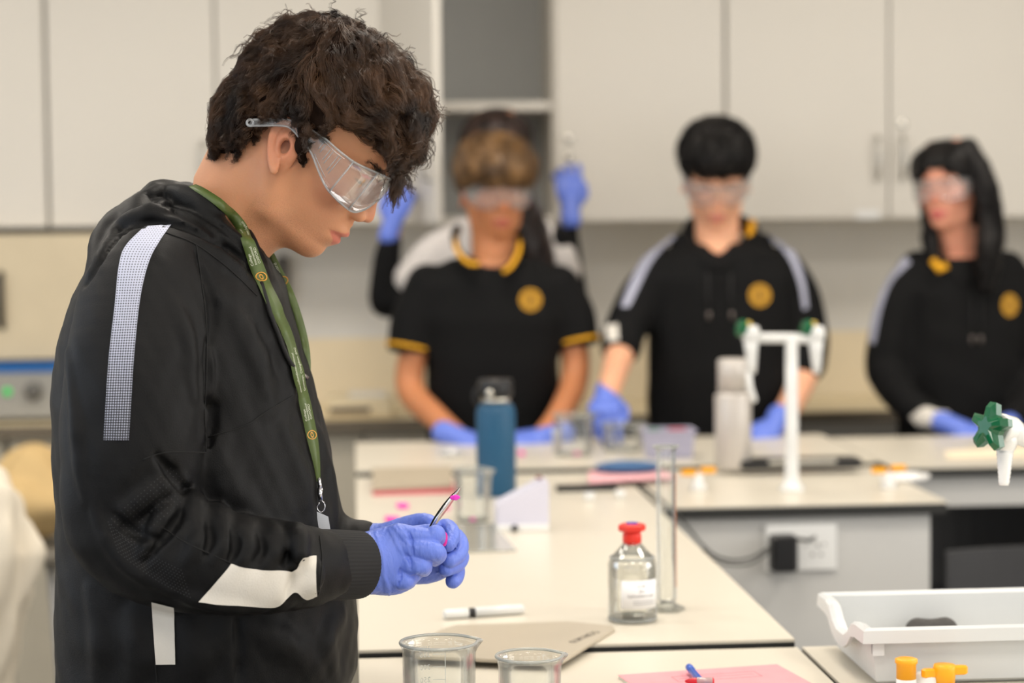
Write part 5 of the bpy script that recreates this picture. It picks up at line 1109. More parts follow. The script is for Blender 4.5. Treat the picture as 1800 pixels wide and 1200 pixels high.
# ---------------------------------------------------------------- things on the benches
ZM, ZN, ZF = .9, .892, .912
GL = clear('lab_glass', (.985, .992, .988), .02, .60, .015, (235, 238, 238)); GRM = clear('lab_glass_rim', (.80, .83, .82), .05, 1.6, .30, (226, 228, 224))
INK = mat('white_print', (235, 235, 232), .6); BINK = mat('black_print', (40, 40, 44), .6)
BOOKP = mat('pink_cover', (238, 152, 160), .55, var=.04, scale=30)
YEL = mat('yellow_plastic', (244, 168, 24), .35, var=.05); RED = mat('red_plastic', (226, 52, 40), .35)
def beaker(name, label, c, r, h, marks=True, group=None, spout_ang=0.0, lip=.004):
    t = thing(name, label, 'beaker', c, 0, group); n = 64; m = MB()
    prof = [(.001, .0015), (r*.80, .0015), (r*.96, .006), (r, .014), (r, h-.012), (r+.001, h-.005), (r+lip, h)]
    vs = []; 
    for k, (a, z) in enumerate(prof):
        for i in range(n):
            th = 2*math.pi*i/n; d = abs((th-spout_ang+math.pi) % (2*math.pi)-math.pi); w = math.exp(-(d/.20)**2) if z > h-.02 else 0
            rr = a+w*.009*(z-(h-.02))/.02; vs.append((rr*math.cos(th), rr*math.sin(th), z-w*.0025))
    fs = [(k*n+i, k*n+(i+1) % n, k*n+n+(i+1) % n, k*n+n+i) for k in range(len(prof)-1) for i in range(n)]
    m.add(vs, fs, 0, True); o = m.build('glass_wall', GL, t); o.modifiers.new('t', 'SOLIDIFY').thickness = .0018
    rim = vs[-n:]; MB().tube(rim, .0017, 8, closed=True).build('rim', GRM, t)
    MB().tube([(r*.88*math.cos(a), r*.88*math.sin(a), .003) for a in np.linspace(0, 2*math.pi, 40, endpoint=False)], .0022, 6, closed=True).build('base_ring', GRM, t)
    if marks:
        mm = MB(); a0 = math.pi/2+.12      # printed on the far wall, seen through the glass from behind
        def q(a, z): return ((r+.0012)*math.cos(a), (r+.0012)*math.sin(a), z)
        ys = [h*.80, h*.67, h*.54, h*.41, h*.28]
        for i, z in enumerate(ys):
            vs = [q(a0-b, z+d) for d in (-.0003, .0003) for b in np.linspace(-.02, .34, 8)]; mm.add(vs, [(k, k+1, k+9, k+8) for k in range(7)])
        vs = [q(a0-b, z) for b in (.33, .35) for z in (ys[-1], h*.86)]; mm.add(vs, [(0, 1, 3, 2)])
        mk = mm.build('graduations', INK, t)
        for i, s_ in enumerate(['350', '300', '250', '200']):
            cu = bpy.data.curves.new('n', 'FONT'); cu.body = s_; cu.size = .0085; cu.align_x = 'LEFT'; cu.align_y = 'CENTER'; cu.resolution_u = 2; to = bpy.data.objects.new('n', cu); me = bpy.data.meshes.new_from_object(to); bpy.data.objects.remove(to)
            for v_ in me.vertices: a = a0+.08+v_.co.x/r; v_.co = Vector(q(a, ys[i]+v_.co.y))
            link('number', me, INK, t)
        cu = bpy.data.curves.new('n', 'FONT'); cu.body = 'APPROX'; cu.size = .0055; cu.align_y = 'CENTER'; cu.resolution_u = 2; to = bpy.data.objects.new('n', cu); me = bpy.data.meshes.new_from_object(to); bpy.data.objects.remove(to)
        for v_ in me.vertices: a = a0+.08+v_.co.x/r; v_.co = Vector(q(a, h*.87+v_.co.y))
        link('lettering', me, INK, t)
    return t
c = PZ(771, 1128, 1.002); beaker('beaker', 'larger glass beaker with white volume marks, nearest the camera', (c[0], c[1], ZN), .0385, .110, spout_ang=.35)
c = PZ(930, 1152, .987); beaker('beaker', 'smaller plain glass beaker to the right of the marked beaker', (c[0], c[1], ZN), .0325, .095, False, spout_ang=.30)
c = PZ(831, 916, ZM); beaker('beaker', 'clear empty beaker in front of the blue bottle', (c[0], c[1], ZM), .031, .098, False, lip=.002)
c = PZ(1008, 800, ZF); beaker('beaker', 'clear beaker with markings on the far bench beside the boy in the polo shirt', (c[0], c[1], ZF), .042, .095, True)
c = PZ(1095, 792, ZF); beaker('beaker', 'low clear dish-like beaker on the far bench between the two boys', (c[0], c[1], ZF), .046, .064, False)
# reagent bottle
c = PZ(1112, 1090, ZM); t = thing('reagent_bottle', 'clear glass reagent bottle with red stopper and white label', 'bottle', (c[0], c[1], ZM))
m = MB(); m.lathe([(.001, .002), (.030, .001), (.0345, .006), (.0345, .080), (.0325, .088), (.020, .102), (.0125, .111), (.012, .114)], 48); o = m.build('glass_body', GL, t); o.modifiers.new('t', 'SOLIDIFY').thickness = .002
m = MB(); m.lathe([(.001, .004), (.029, .0035), (.0322, .008), (.0322, .074), (.001, .074)], 40); m.build('liquid', clear('clear_liquid', (.99, .985, .965), .02, .2), t)
MB().tube([(.0322*math.cos(a), .0322*math.sin(a), .004) for a in np.linspace(0, 2*math.pi, 40, endpoint=False)], .0028, 8, closed=True).build('base_ring', GRM, t)
MB().tube([(.0300*math.cos(a), .0300*math.sin(a), .090) for a in np.linspace(0, 2*math.pi, 40, endpoint=False)], .0022, 8, closed=True).build('shoulder_ring', GRM, t)
m = MB(); m.lathe([(.0105, .108), (.0135, .112), (.0132, .122), (.012, .127)], 24); m.lathe([(.001, .127), (.018, .127), (.0195, .129), (.0195, .135), (.0165, .1375), (.001, .1375)], 6, sm=False); st = m.build('stopper', RED, t)
MB().lathe([(.001, .1375), (.009, .1375), (.008, .1392), (.001, .1395)], 20).build('stopper_dot', mat('purple_plastic', (96, 60, 160), .4), st)
m = MB(); n = 16; a0, a1 = math.radians(-124), math.radians(-30); vs = [(.0352*math.cos(a), .0352*math.sin(a), z) for z in (.022, .062) for a in np.linspace(a0, a1, n)]+[(.0356*math.cos(a), .0356*math.sin(a), z) for z in (.022, .062) for a in np.linspace(a0, a1, n)]
fs = [(i, i+1, n+i+1, n+i) for i in range(n-1)]+[(2*n+i, 3*n+i, 3*n+i+1, 2*n+i+1) for i in range(n-1)]+[(0, n, 3*n, 2*n), (n-1, 3*n-1, 4*n-1, 2*n-1)]+[(i, 2*n+i, 2*n+i+1, i+1) for i in range(n-1)]+[(n+i, n+i+1, 3*n+i+1, 3*n+i) for i in range(n-1)]
m.add(vs, fs, 0, True); lb = m.build('label', mat('paper_label', (240, 240, 242), .7), t)
for s_, z, sz in (('0.1M', .054, .0062), ('HCl', .047, .0056), ('hydrochloric acid', .0405, .0060), ('DO NOT PIPETTE BY MOUTH', .033, .0040), ('IRRITANT  KEEP LID ON', .029, .0040)):
    cu = bpy.data.curves.new('n', 'FONT'); cu.body = s_; cu.size = sz*.95; cu.align_x = 'CENTER'; cu.align_y = 'CENTER'; cu.resolution_u = 2; to = bpy.data.objects.new('n', cu); me = bpy.data.meshes.new_from_object(to); bpy.data.objects.remove(to)
    if s_.startswith(('DO', 'IRR')): bpy.data.meshes.remove(me); continue
    for v_ in me.vertices: a = math.radians(-76)+v_.co.x/.036; v_.co = Vector((.0360*math.cos(a), .0360*math.sin(a), z+v_.co.y))
    link('lettering', me, BINK, lb)
for z in (.033, .029):
    m = MB(); vs = [(.0360*math.cos(a), .0360*math.sin(a), z+d) for d in (-.0005, .0005) for a in np.linspace(math.radians(-96), math.radians(-42), 12)]; m.add(vs, [(k, k+1, k+13, k+12) for k in range(11)]); m.build('fine_print', mat('grey_print', (150, 150, 155), .6), lb)
# measuring cylinder
c = PZ(1172, 1072, ZM); t = thing('measuring_cylinder', 'tall glass measuring cylinder with orange graduations and a painted reflection line behind the red-stoppered bottle', 'cylinder', (c[0], c[1], ZM))
m = MB(); m.lathe([(.001, .012), (.012, .012), (.0145, .016), (.0145, .228), (.0155, .234), (.0185, .238)], 36); o = m.build('glass_tube', GL, t); o.modifiers.new('t', 'SOLIDIFY').thickness = .0018
MB().tube([(.0183*math.cos(a), .0183*math.sin(a), .238) for a in np.linspace(0, 2*math.pi, 32, endpoint=False)], .0014, 8, closed=True).build('rim', GRM, t)
MB().lathe([(.001, .0), (.027, 0), (.027, .004), (.017, .008), (.010, .012), (.001, .012)], 6, sm=False).build('foot', clear('thick_glass', (.88, .90, .88), .05, 2.5, .12, (235, 235, 228)), t)
m = MB()
for k in range(21):
    z = .035+k*.0088; w = .5 if k % 5 == 0 else .28; vs = [(.0149*math.cos(a), .0149*math.sin(a), z+d) for d in (-.00035, .00035) for a in np.linspace(-.75, -.75+w, 5)]; m.add(vs, [(i, i+1, i+6, i+5) for i in range(4)])
vs = [(.0149*math.cos(a), .0149*math.sin(a), z) for z in (.035, .200) for a in (-.62, -.40)]; m.add(vs, [(0, 1, 3, 2)]); m.build('graduations', mat('orange_print_reflection', (178, 104, 50), .6), t)  # upright bar paints the brown reflection line in the glass, beside the graduations
# marker pen
a = PZ(780, 1080, ZM+.007); b = PZ(921, 1070, ZM+.007); L = np.linalg.norm(b-a); ang = math.atan2(b[1]-a[1], b[0]-a[0])
t = thing('marker_pen', 'white marker pen with a black band lying on the bench', 'pen', (a[0], a[1], ZM+.0072), ang); ax = (1, 0, 0)
MB().lathe([(.001, 0), (.006, 0), (.0072, .002), (.0072, .036), (.001, .036)], 20, axis=ax).build('cap', M_WHITE, t)
MB().lathe([(.001, .036), (.0068, .036), (.0068, .046), (.001, .046)], 20, axis=ax).build('band', M_BLK, t)
MB().lathe([(.001, .046), (.0072, .046), (.0072, L-.004), (.005, L), (.001, L)], 20, axis=ax).build('barrel', M_WHITE, t)
# board with handwriting
def flat(name, label, cat, pix, z, th, m, round_=True, group=None):
    pts = [PZ(x, y, z+th) for x, y in pix]; c = np.mean(pts, 0); poly = [(p[0]-c[0], p[1]-c[1]) for p in pts]
    t = MB().prism(poly, 0, th).build(name, m, bevel=.001); t.location = (c[0], c[1], z+.0003); return tag(t, label, cat, group), c
o, c = flat('white_tile', 'grey-white tile with handwriting lying across the bench joint', 'tile', [(716, 1140), (775, 1106), (800, 1098), (1000, 1092), (1076, 1099), (1081, 1104), (990, 1160), (980, 1163), (730, 1152)], ZM, .005, mat('tile_glaze', (184, 174, 156), .3, var=.02))
pz = PZ(1028, 1119, ZM+.0056); v1 = PZ(1068, 1100, ZM+.0056)-PZ(992, 1132, ZM+.0056); tx = text_obj('handwriting', '0.1M HCl 5', .017, mat('pen_ink', (92, 86, 80), .6), o, (0, 0, 0), (0, 0, 0), .0001)
tx.location = Vector(pz)-o.location; tx.rotation_euler = (0, 0, math.atan2(v1[1], v1[0]))
# exercise book, pens
pix = [PZ(1086, 1186, ZN+.004), PZ(1366, 1167, ZN+.004)]; e = pix[1]-pix[0]; e /= np.linalg.norm(e); nrm = A(e[1], -e[0], 0); w_ = np.linalg.norm(pix[1]-pix[0]); ang = math.atan2(e[1], e[0])
t = thing('exercise_book', 'pink exercise book at the bottom edge with two pens on it', 'book', (pix[0][0], pix[0][1], ZN), ang)
MB().box(0, w_, -.24, 0, .0034, .0042, bev=.0004).build('cover', BOOKP, t); MB().box(.001, w_-.001, -.239, -.001, .0002, .0034).build('pages', mat('paper_white', (238, 234, 224), .8), t)
m = MB()
for (x0_, x1_, y0_, y1_) in ((.06, .17, -.0315, -.031), (.06, .17, -.060, -.0595), (.06, .0605, -.06, -.031), (.1695, .17, -.06, -.031), (.065, .165, -.045, -.0447)): m.box(x0_, x1_, y0_, y1_, .0042, .00435)
m.build('printed_box', mat('dark_pink_print', (150, 70, 80), .6), t)
def pen(name, label, a, b, r, m, capm, capend, clip=True):
    a = np.asarray(a); b = np.asarray(b); L = np.linalg.norm(b-a); d = (b-a)/L; t = thing(name, label, 'pen', a); 
    MB().lathe([(.0008, 0), (r*.4, .001), (r, .010), (r, L), (r*.6, L+.001), (.0008, L+.001)], 14, axis=tuple(d)).build('barrel', m, t)
    MB().lathe([(r*1.01, 0), (r*1.08, .0005), (r*1.08, .018), (r*.9, .020), (.0005, .020)], 14, c=tuple(d*(L-.020 if capend else -.002)), axis=tuple(d)).build('cap', capm, t); return t
BLU = mat('blue_plastic', (44, 92, 190), .3)
pen('pen', 'blue pen on the pink exercise book', PZ(1248, 1216, ZN+.012), PZ(1211, 1172, ZN+.012), .0045, BLU, BLU, True)
pen('pen', 'red pen with clear ends at the very bottom of the photo', PZ(1204, 1197, ZN+.019), PZ(1254, 1197, ZN+.019), .0045, mat('red_ink_barrel', (190, 24, 40), .25), clear('clear_cap', (.9, .9, .92), .1, 2, .25), True)
# storage tray
bl = PZ(1372, 1043, .967); fl_ = PZ(1448, 1108, .967); X0 = .612; Y0, Y1 = fl_[1], bl[1]; print('tray', bl.round(3), fl_.round(3))
t = thing('storage_tray', 'pale grey plastic tray with a dipped handle edge', 'tray', ((X0+X0+.43)/2, (Y0+Y1)/2, ZN)); W_, D_ = .215, (Y1-Y0)/2
TR = mat('pale_grey_tray_plastic', (206, 208, 208), .35, var=.02); m = MB(); H = .075
def loop(w, d, z, dip=0):
    pts = []
    n = 12
    for i in range(n+1): y = d-2*d*i/n; f = math.exp(-((y/d)/.42)**4); pts.append((-w, y, z-dip*f))
    pts += [(-w+2*w*i/8, -d, z) for i in range(1, 9)]; pts += [(w, -d+2*d*i/n, z) for i in range(1, n+1)]; pts += [(w-2*w*i/8, d, z) for i in range(1, 8)]; return pts
Ls = [loop(W_-.028, D_-.030, .001), loop(W_-.020, D_-.022, .006), loop(W_-.014, D_-.014, H-.022, .012), loop(W_-.012, D_-.012, H-.004, .026), loop(W_-.004, D_-.004, H-.001, .026), loop(W_, D_, H-.003, .026), loop(W_+.001, D_+.001, H-.016, .026), loop(W_-.002, D_-.002, H-.016, .026)]
K = len(Ls[0]); vs = sum(Ls, []); fs = [(k*K+i, k*K+(i+1) % K, k*K+K+(i+1) % K, k*K+K+i) for k in range(len(Ls)-1) for i in range(K)]+[tuple(range(K-1, -1, -1))]
m.add(vs, fs, 0, False); o = m.build('tray_shell', TR, t); o.modifiers.new('t', 'SOLIDIFY').thickness = -.0022
for k in range(2):
    MB().box(-W_+.012, -W_+.026, -D_+.006+k*.008, -D_+.009+k*.008, H-.034, H-.016).build('rim_rib', TR, t)
f_ = mat('dark_foam', (78, 76, 74), .95, var=.15, scale=200, bump=.6, bscale=600)
p = P(1614, 1097, 2.69); v = Vol(A(p[0]-.05, 2.63, p[2]-.07), A(p[0]+.09, 2.75, p[2]+.03), .002); v.curve([(p[0]+.000, 2.69, p[2]-.0085, .0170), (p[0]+.018, 2.69, p[2]-.0095, .0160), (p[0]+.036, 2.69, p[2]-.0085, .0170)], .01, 4); v.op(f_cap(A(p[0]+.018, 2.69, p[2]-.02), A(p[0]+.018, 2.69, .912), .015, .016), k=.012); o, _, _ = v.build('foam_pad', f_); tag(o, 'dark grey foam roll lying inside the pale grey tray', 'foam')
# yellow-knobbed gas tap at the lower right
c0 = P(1632, 1190, 2.46); t = thing('gas_tap', 'white gas tap turret with two yellow knobs at the bottom right corner', 'gas tap', (c0[0], c0[1], ZN)); b0 = Vector((c0[0], c0[1], ZN))
def rel(px_, py_, Y_): return Vector(P(px_, py_, Y_))-b0
MB().lathe([(.030, 0), (.030, .006), (.016, .010), (.016, .020), (.014, .026), (.001, .028)], 24).build('turret', M_WHITE, t)
k1 = rel(1593, 1192, 2.45); m = MB(); m.lathe([(.001, -.030), (.012, -.030), (.012, 0), (.001, 0)], 20, tuple(k1)); m.build('nozzle', M_WHITE, t)
m = MB(); m.lathe([(.001, 0), (.0118, 0), (.0118, .018), (.0135, .019), (.0135, .0235), (.011, .0245), (.001, .0235)], 24, tuple(k1)); m.build('yellow_cap', YEL, t)
k2 = rel(1660, 1200, 2.45); m = MB(); m.lathe([(.001, -.03), (.012, -.03), (.012, 0), (.001, 0)], 20, tuple(k2)); m.build('nozzle', M_WHITE, t)
m = MB(); m.lathe([(.001, 0), (.0125, 0), (.0135, .018), (.0125, .0225), (.001, .0225)], 24, tuple(k2)); m.box(k2.x-.028, k2.x-.008, k2.y-.005, k2.y+.005, k2.z+.007, k2.z+.018, bev=.003); m.box(k2.x+.008, k2.x+.028, k2.y-.005, k2.y+.005, k2.z+.010, k2.z+.021, bev=.003)
m.build('yellow_wing_knob', YEL, t)
# water tap at the right edge
YT = 2.515; G_ = mat('green_plastic', (8, 88, 54), .18, var=.08, spec=.7)
jn = P(1768, 752, YT); pb = P(1862, 800, YT); t = thing('water_tap', 'white lab tap with a green star handle reaching in from the right edge', 'tap', (pb[0], pb[1], ZN)); b0 = Vector((pb[0], pb[1], ZN)); R_c = lambda p: Vector(p)-b0
WP = mat('white_enamel', (224, 224, 222), .22, spec=.6, coat=.3)
m = MB(); pz_ = P(1862, 790, YT)[2]-ZN; m.tube([(0, 0, 0), (0, 0, pz_-.02), (0, 0, pz_)], [.014, .012, .012], 16); m.lathe([(.026, 0), (.026, .008), (.014, .014), (.013, .02)], 24); m.build('pillar', WP, t)
m = MB(); m.tube([R_c(P(1865, 792, YT)), R_c(P(1830, 782, YT)), R_c(P(1790, 764, YT)), R_c(P(1778, 758, YT))], [.0115, .0115, .0118, .0125], 18); m.build('arm', WP, t)
hd = A(-.86, -.48, .16); hd /= np.linalg.norm(hd); J = R_c(P(1768, 754, YT))
m = MB(); m.lathe([(.001, -.022), (.012, -.022), (.0165, -.012), (.0175, 0), (.0185, .008), (.0185, .013), (.016, .0135)], 32, tuple(J+Vector(hd)*.0), axis=tuple(hd)); m.build('valve_body', WP, t)
m = MB(); q_ = Vector((0, 0, 1)).rotation_difference(Vector(hd)); n = 5; vs = []
for (z, ro, ri) in ((.0145, .015, .010), (.019, .029, .017), (.029, .031, .018), (.036, .024, .012), (.038, .012, .008)):
    for i in range(2*n*2):
        a = 2*math.pi*i/(2*n*2)+.3; ph = i % 4; rr = ro if ph in (0, 1) else ri; vs.append(tuple(J+q_ @ Vector((rr*math.cos(a), rr*math.sin(a), z))))
k = 4*n; fs = [(a*k+i, a*k+(i+1) % k, a*k+k+(i+1) % k, a*k+k+i) for a in range(4) for i in range(k)]+[tuple(range(k-1, -1, -1)), tuple(4*k+i for i in range(k))]; m.add(vs, fs); m.build('star_handle', G_, t)
dn = Vector((-.03, 0, -1)).normalized(); top = J+dn*.002; prof = [(.0150, 0), (.0150, .014), (.0125, .022), (.0110, .024)]
for i in range(8): z = .024+i*.0053; r_ = .0110-.00055*i; prof += [(r_, z), (r_-.0012, z+.0045)]
prof += [(.0058, .067), (.001, .067)]; m = MB(); m.lathe(prof, 28, tuple(top), axis=tuple(dn)); m.build('ribbed_nozzle', WP, t)
# blue bottle
c = PZ(873, 870, ZM); t = thing('drinks_bottle', 'dark blue insulated drinks bottle with a black lid', 'bottle', (c[0], c[1], ZM)); NAVY = mat('navy_powder_coat', (24, 78, 112), .45, var=.05)
MB().lathe([(.001, 0), (.038, 0), (.0405, .003), (.0405, .170), (.037, .183), (.030, .190), (.001, .190)], 40).build('body', NAVY, t)
MB().lathe([(.001, .190), (.0300, .190), (.0300, .204), (.001, .204)], 32).build('steel_neck', mat('bottle_steel', (214, 210, 200), .25, 1), t)
m = MB(); m.lathe([(.001, .204), (.0345, .204), (.036, .208), (.036, .232), (.033, .238), (.001, .238)], 32); m.build('lid', M_BLK, t)
m = MB(); m.tube([(-.036, -.004, .222), (-.043, -.006, .212), (-.044, -.006, .196), (-.036, -.006, .186)], .0045, 8); m.build('lid_strap', M_BLK, t); MB().lathe([(.001, 0), (.008, 0), (.007, .003), (.001, .003)], 16, (-.014, -.034, .213), axis=(-.3, -.95, 0)).build('strap_stud', MATS['bottle_steel'], t)
# white wedge
a = PZ(874, 934, ZM); b = PZ(964, 930, ZM); t = thing('wedge_stand', 'white box with a sloping top in front of the blue bottle', 'stand', (a[0], a[1], ZM)); w = b[0]-a[0]
MB().prism([(0, .012), (w, .012), (w, .088), (w*.93, .090), (.012, .052), (0, .046)], 0, .075, plane='xz').build('body', mat('lilac_white_plastic', (204, 202, 216), .4), t); MB().box(.0, w, -.004, .079, 0, .012, bev=.002).build('base', M_WHITE, t)
MB().lathe([(.001, 0), (.006, 0), (.006, .004), (.001, .004)], 14, (w*.33, -.006, .007), axis=(0, -1, 0)).build('knob', M_BLK, t)
tag(MB().box(-.006, .006, -.004, .004, 0, .004, bev=.001).build('red_clip', mat('dark_red', (120, 30, 26), .5), None, loc=(b[0]-.014, b[1]+.03, ZM+.0895)), 'small dark red clip on top of the white wedge', 'clip')
# glass plate, books, small things on the middle bench
o, c = flat('glass_plate', 'clear glass plate lying flat under the raised gloved hands', 'plate', [(752, 921), (868, 920), (908, 966), (800, 970)], ZM, .003, clear('plate_glass', (.80, .82, .80), .05, 2, .35, (205, 200, 186)))
RB = mat('red_cover', (206, 92, 104), .6)
def book(name, label, pix, z, th, m, cat='book'):
    o, c = flat(name, label, cat, pix, z, th, m); return o
book('exercise_book', 'pink-red book under the grey board on the middle bench', [(655, 843), (795, 839), (800, 862), (655, 866)], ZM, .006, RB)
book('grey_board', 'grey-beige board lying on the pink-red book', [(655, 822), (795, 819), (795, 852), (654, 857)], ZM+.0075, .008, mat('grey_beige_board', (172, 160, 140), .6), 'board')
book('paper_sheet', 'pink paper lying under the blue pouch', [(1035, 828), (1160, 824), (1190, 838), (1035, 848)], ZF, .002, mat('pink_paper', (232, 176, 182), .7), 'paper')
P1 = PZ(1105, 832, ZF); v = Vol(A(P1[0]-.10, P1[1]-.06, ZF), A(P1[0]+.10, P1[1]+.08, ZF+.05), .003); v.op(f_ell(A(P1[0], P1[1]+.01, ZF+.014), (.072, .040, .0125)), k=0); o, _, _ = v.build('pencil_pouch', mat('denim_blue', (62, 98, 140), .8)); tag(o, 'blue fabric pouch lying on pink paper', 'pouch')
def small(name, label, cat, c, prof, m, n=20, group=None):
    o = MB().lathe(prof, n).build(name, m, loc=(c[0], c[1], c[2])); return tag(o, label, cat, group)
c = PZ(1030, 862, ZM); t = MB().box(-.062, .062, -.016, .016, 0, .012, bev=.003).build('black_case', M_BLK, loc=(c[0], c[1], ZM)); tag(t, 'flat black case on the middle bench right of the white wedge', 'case')
for (x, y, w_) in ((1036, 880, 'left'), (1090, 876, 'right')): c = PZ(x, y, ZM); small('rubber_bung', 'white bung in front of the black case, %s of the two' % w_, 'bung', c, [(.001, 0), (.009, 0), (.011, .016), (.001, .016)], M_WHITE)
PKM = mat('pink_stained_tissue', (236, 30, 170), .5, var=.1)
for (x, y, sx, sy, z, lab) in ((708, 889, .016, .012, ZM, 'pink stained scrap on the bench, upper one above the gloved hands'), (690, 912, .018, .022, ZM, 'larger pink stained scrap left of the gloved hands'), (832, 914, .008, .007, ZM, 'tiny pink scrap inside the clear empty beaker'), (785, 892, .010, .008, ZM, 'small pink scrap behind the forceps tip'), (917, 797, .009, .009, ZF, 'pink spot on the far bench right of the blue bottle'), (1014, 797, .014, .009, ZF, 'pink spot in the marked beaker on the far bench')):
    c = PZ(x, y, z+.004); b = Vol(c-A(.04, .04, .02), c+A(.04, .04, .02), .0022); b.op(f_ell(A(c[0], c[1], z+.004), (sx*.7, sy*1.3, .0045)), k=0); xx, yy, zz = np.meshgrid(*b.ax, indexing='ij', sparse=True); b.D += (snoise((xx, yy, zz*.2), 120, int(x))*.003).astype(np.float32); b.D = np.maximum(b.D, z+.001-b.ax[2][None, None, :]).astype(np.float32); o, _, _ = b.build('stained_scrap', PKM); tag(o, lab, 'stain')
c = PZ(794, 800, ZF); small('petri_dish', 'small clear dish at the left end of the far bench', 'dish', c, [(.001, 0), (.030, 0), (.030, .010), (.028, .010), (.028, .002), (.001, .002)], clear('dish_plastic', (.9, .92, .95), .05, 2, .3), 28)
c = PZ(978, 798, ZF); small('sample_tube', 'short white tube standing beside the marked beaker', 'tube', c, [(.001, 0), (.008, 0), (.008, .05), (.010, .052), (.010, .058), (.001, .058)], M_WHITE)
# translucent tub
c = PZ(1178, 806, ZF); t = thing('plastic_tub', 'lilac translucent tub on the far bench behind the cylinder', 'tub', (c[0], c[1]+.03, ZF)); TB = clear('lilac_plastic', (.85, .85, .95), .2, 1.5, .62, (206, 204, 226))
m = MB(); Lp = lambda w, d, z: [(-w, -d, z), (w, -d, z), (w, d, z), (-w, d, z)]; vs = Lp(.050, .035, 0)+Lp(.056, .042, .060)+Lp(.060, .046, .062)+Lp(.060, .046, .066)+Lp(.053, .039, .066)+Lp(.047, .032, .003); m.add(vs, [(3, 2, 1, 0)]+[(k*4+i, k*4+(i+1) % 4, k*4+4+(i+1) % 4, k*4+4+i) for k in range(5) for i in range(4)]+[(20, 21, 22, 23)]); m.build('tub_shell', TB, t)
MB().box(-.045, -.018, -.03, .03, .050, .064).build('green_item', mat('dull_green', (60, 120, 90), .6), t); MB().box(.004, .04, -.03, .03, .050, .065).build('red_item', mat('dull_red', (170, 50, 66), .6), t)
# pale flask
c = PZ(1289, 822, ZF); t = thing('insulated_flask', 'tall pale steel flask standing on the far bench in front of the hoodie boy', 'flask', (c[0], c[1], ZF)); FS_ = mat('pale_steel_coat', (196, 190, 184), .38, .25)
MB().lathe([(.001, 0), (.037, 0), (.040, .004), (.040, .158), (.036, .166), (.001, .166)], 36).build('body', FS_, t); MB().lathe([(.001, .166), (.0335, .166), (.0335, .236), (.030, .240), (.001, .240)], 36).build('cup_lid', FS_, t)
# black pencil case with clear window
c = PZ(1410, 824, ZF); t = thing('pencil_case', 'long black pencil case with a pale window behind the white gas taps', 'case', (c[0], c[1]+.03, ZF)); MB().box(-.135, .135, -.035, .04, 0, .020, bev=.008).build('case_body', M_BLK, t); MB().box(-.075, .075, -.037, -.030, .012, .0205, bev=.002).build('window', mat('pale_window', (190, 186, 176), .3), t)
# double tap post on the pedestal
c = PZ(1392, 862, ZM); t = thing('gas_tap_post', 'white double-outlet tap post with green knobs on the grey pedestal', 'gas tap', (c[0], c[1], ZM)); b0 = Vector((c[0], c[1], ZM)); Yp = c[1]; s_ = lambda x, y, dy=0: Vector(P(x, y, Yp+dy))-b0
MB().lathe([(.001, 0), (.026, 0), (.026, .008), (.017, .014), (.0145, .03), (.0135, .10), (.0130, s_(1392, 592).z+.006), (.001, s_(1392, 592).z+.008)], 24).build('pillar', WP, t)
MB().tube([s_(1316, 594), s_(1392, 594), s_(1440, 596)], .0105, 14).build('crossbar', WP, t)
for (x, kx) in ((1320, -1), (1434, -1)):
    m = MB(); m.lathe([(.001, 0), (.012, .001), (.019, .012), (.019, .026), (.015, .036), (.001, .038)], 20, tuple(s_(x, 604))); m.build('valve_body', WP, t)
    m = MB(); m.lathe([(.016, 0), (.013, .020), (.0105, .045), (.008, .066), (.001, .066)], 18, tuple(s_(x, 600)), axis=(0.03, 0, -1)); m.build('nozzle', WP, t)
    m = MB(); m.lathe([(.001, 0), (.016, .0), (.019, .006), (.016, .016), (.001, .017)], 6, tuple(s_(x-10, 578)), axis=(-.95, -.2, .2), sm=False); m.build('green_knob', G_, t)
    MB().lathe([(.001, 0), (.007, .001), (.008, .006), (.001, .010)], 14, tuple(s_(x-4, 572))).build('brass_cap', mat('brass', (214, 186, 96), .3, 1), t)
MB().tube([s_(1316, 652), s_(1318, 680), s_(1325, 702), s_(1328, 706)], [.006, .007, .007, .004], 10).build('hose_end', WP, t)
for (x, y, z0_, lab, cx) in ((1228, 862, ZM, 'white gas tap with yellow handles at the left corner of the pedestal', 1), (1562, 858, ZM, 'white gas tap with yellow handles at the right corner of the pedestal', 1)):
    c = PZ(x, y, z0_); t = thing('gas_tap', lab, 'gas tap', (c[0], c[1], z0_), 0, None)
    MB().lathe([(.001, 0), (.017, 0), (.016, .012), (.010, .018), (.010, .034), (.001, .036)], 20).build('tap_body', WP, t)
    for sg in (-1, 1): MB().box(min(sg*.004, sg*.036), max(sg*.004, sg*.036), -.006, .006, .034+.002*sg, .046+.002*sg, bev=.003).build('yellow_handle', YEL, t)
c = PZ(1600, 850, ZM); v = Vol(A(c[0]-.07, c[1]-.02, ZM), A(c[0]+.09, c[1]+.10, ZM+.05), .003); v.op(f_ell(A(c[0], c[1]+.04, ZM+.008), (.052, .030, .009)), k=.0); xx, yy, zz = np.meshgrid(*v.ax, indexing='ij', sparse=True); v.D += (snoise((xx, yy, zz), 90, 3)*.004).astype(np.float32); v.D = np.maximum(v.D, ZM+.001-v.ax[2][None, None, :]).astype(np.float32); o, _, _ = v.build('paper_towel', mat('white_tissue', (238, 236, 232), .8)); tag(o, 'crumpled white paper towel behind the right yellow tap', 'paper towel')
o, c = flat('paper_sheet', 'cream paper sheet on the far bench in front of the girl', 'paper', [(1660, 792), (1800, 784), (1830, 800), (1665, 806)], ZF, .001, mat('cream_paper', (240, 224, 196), .7))
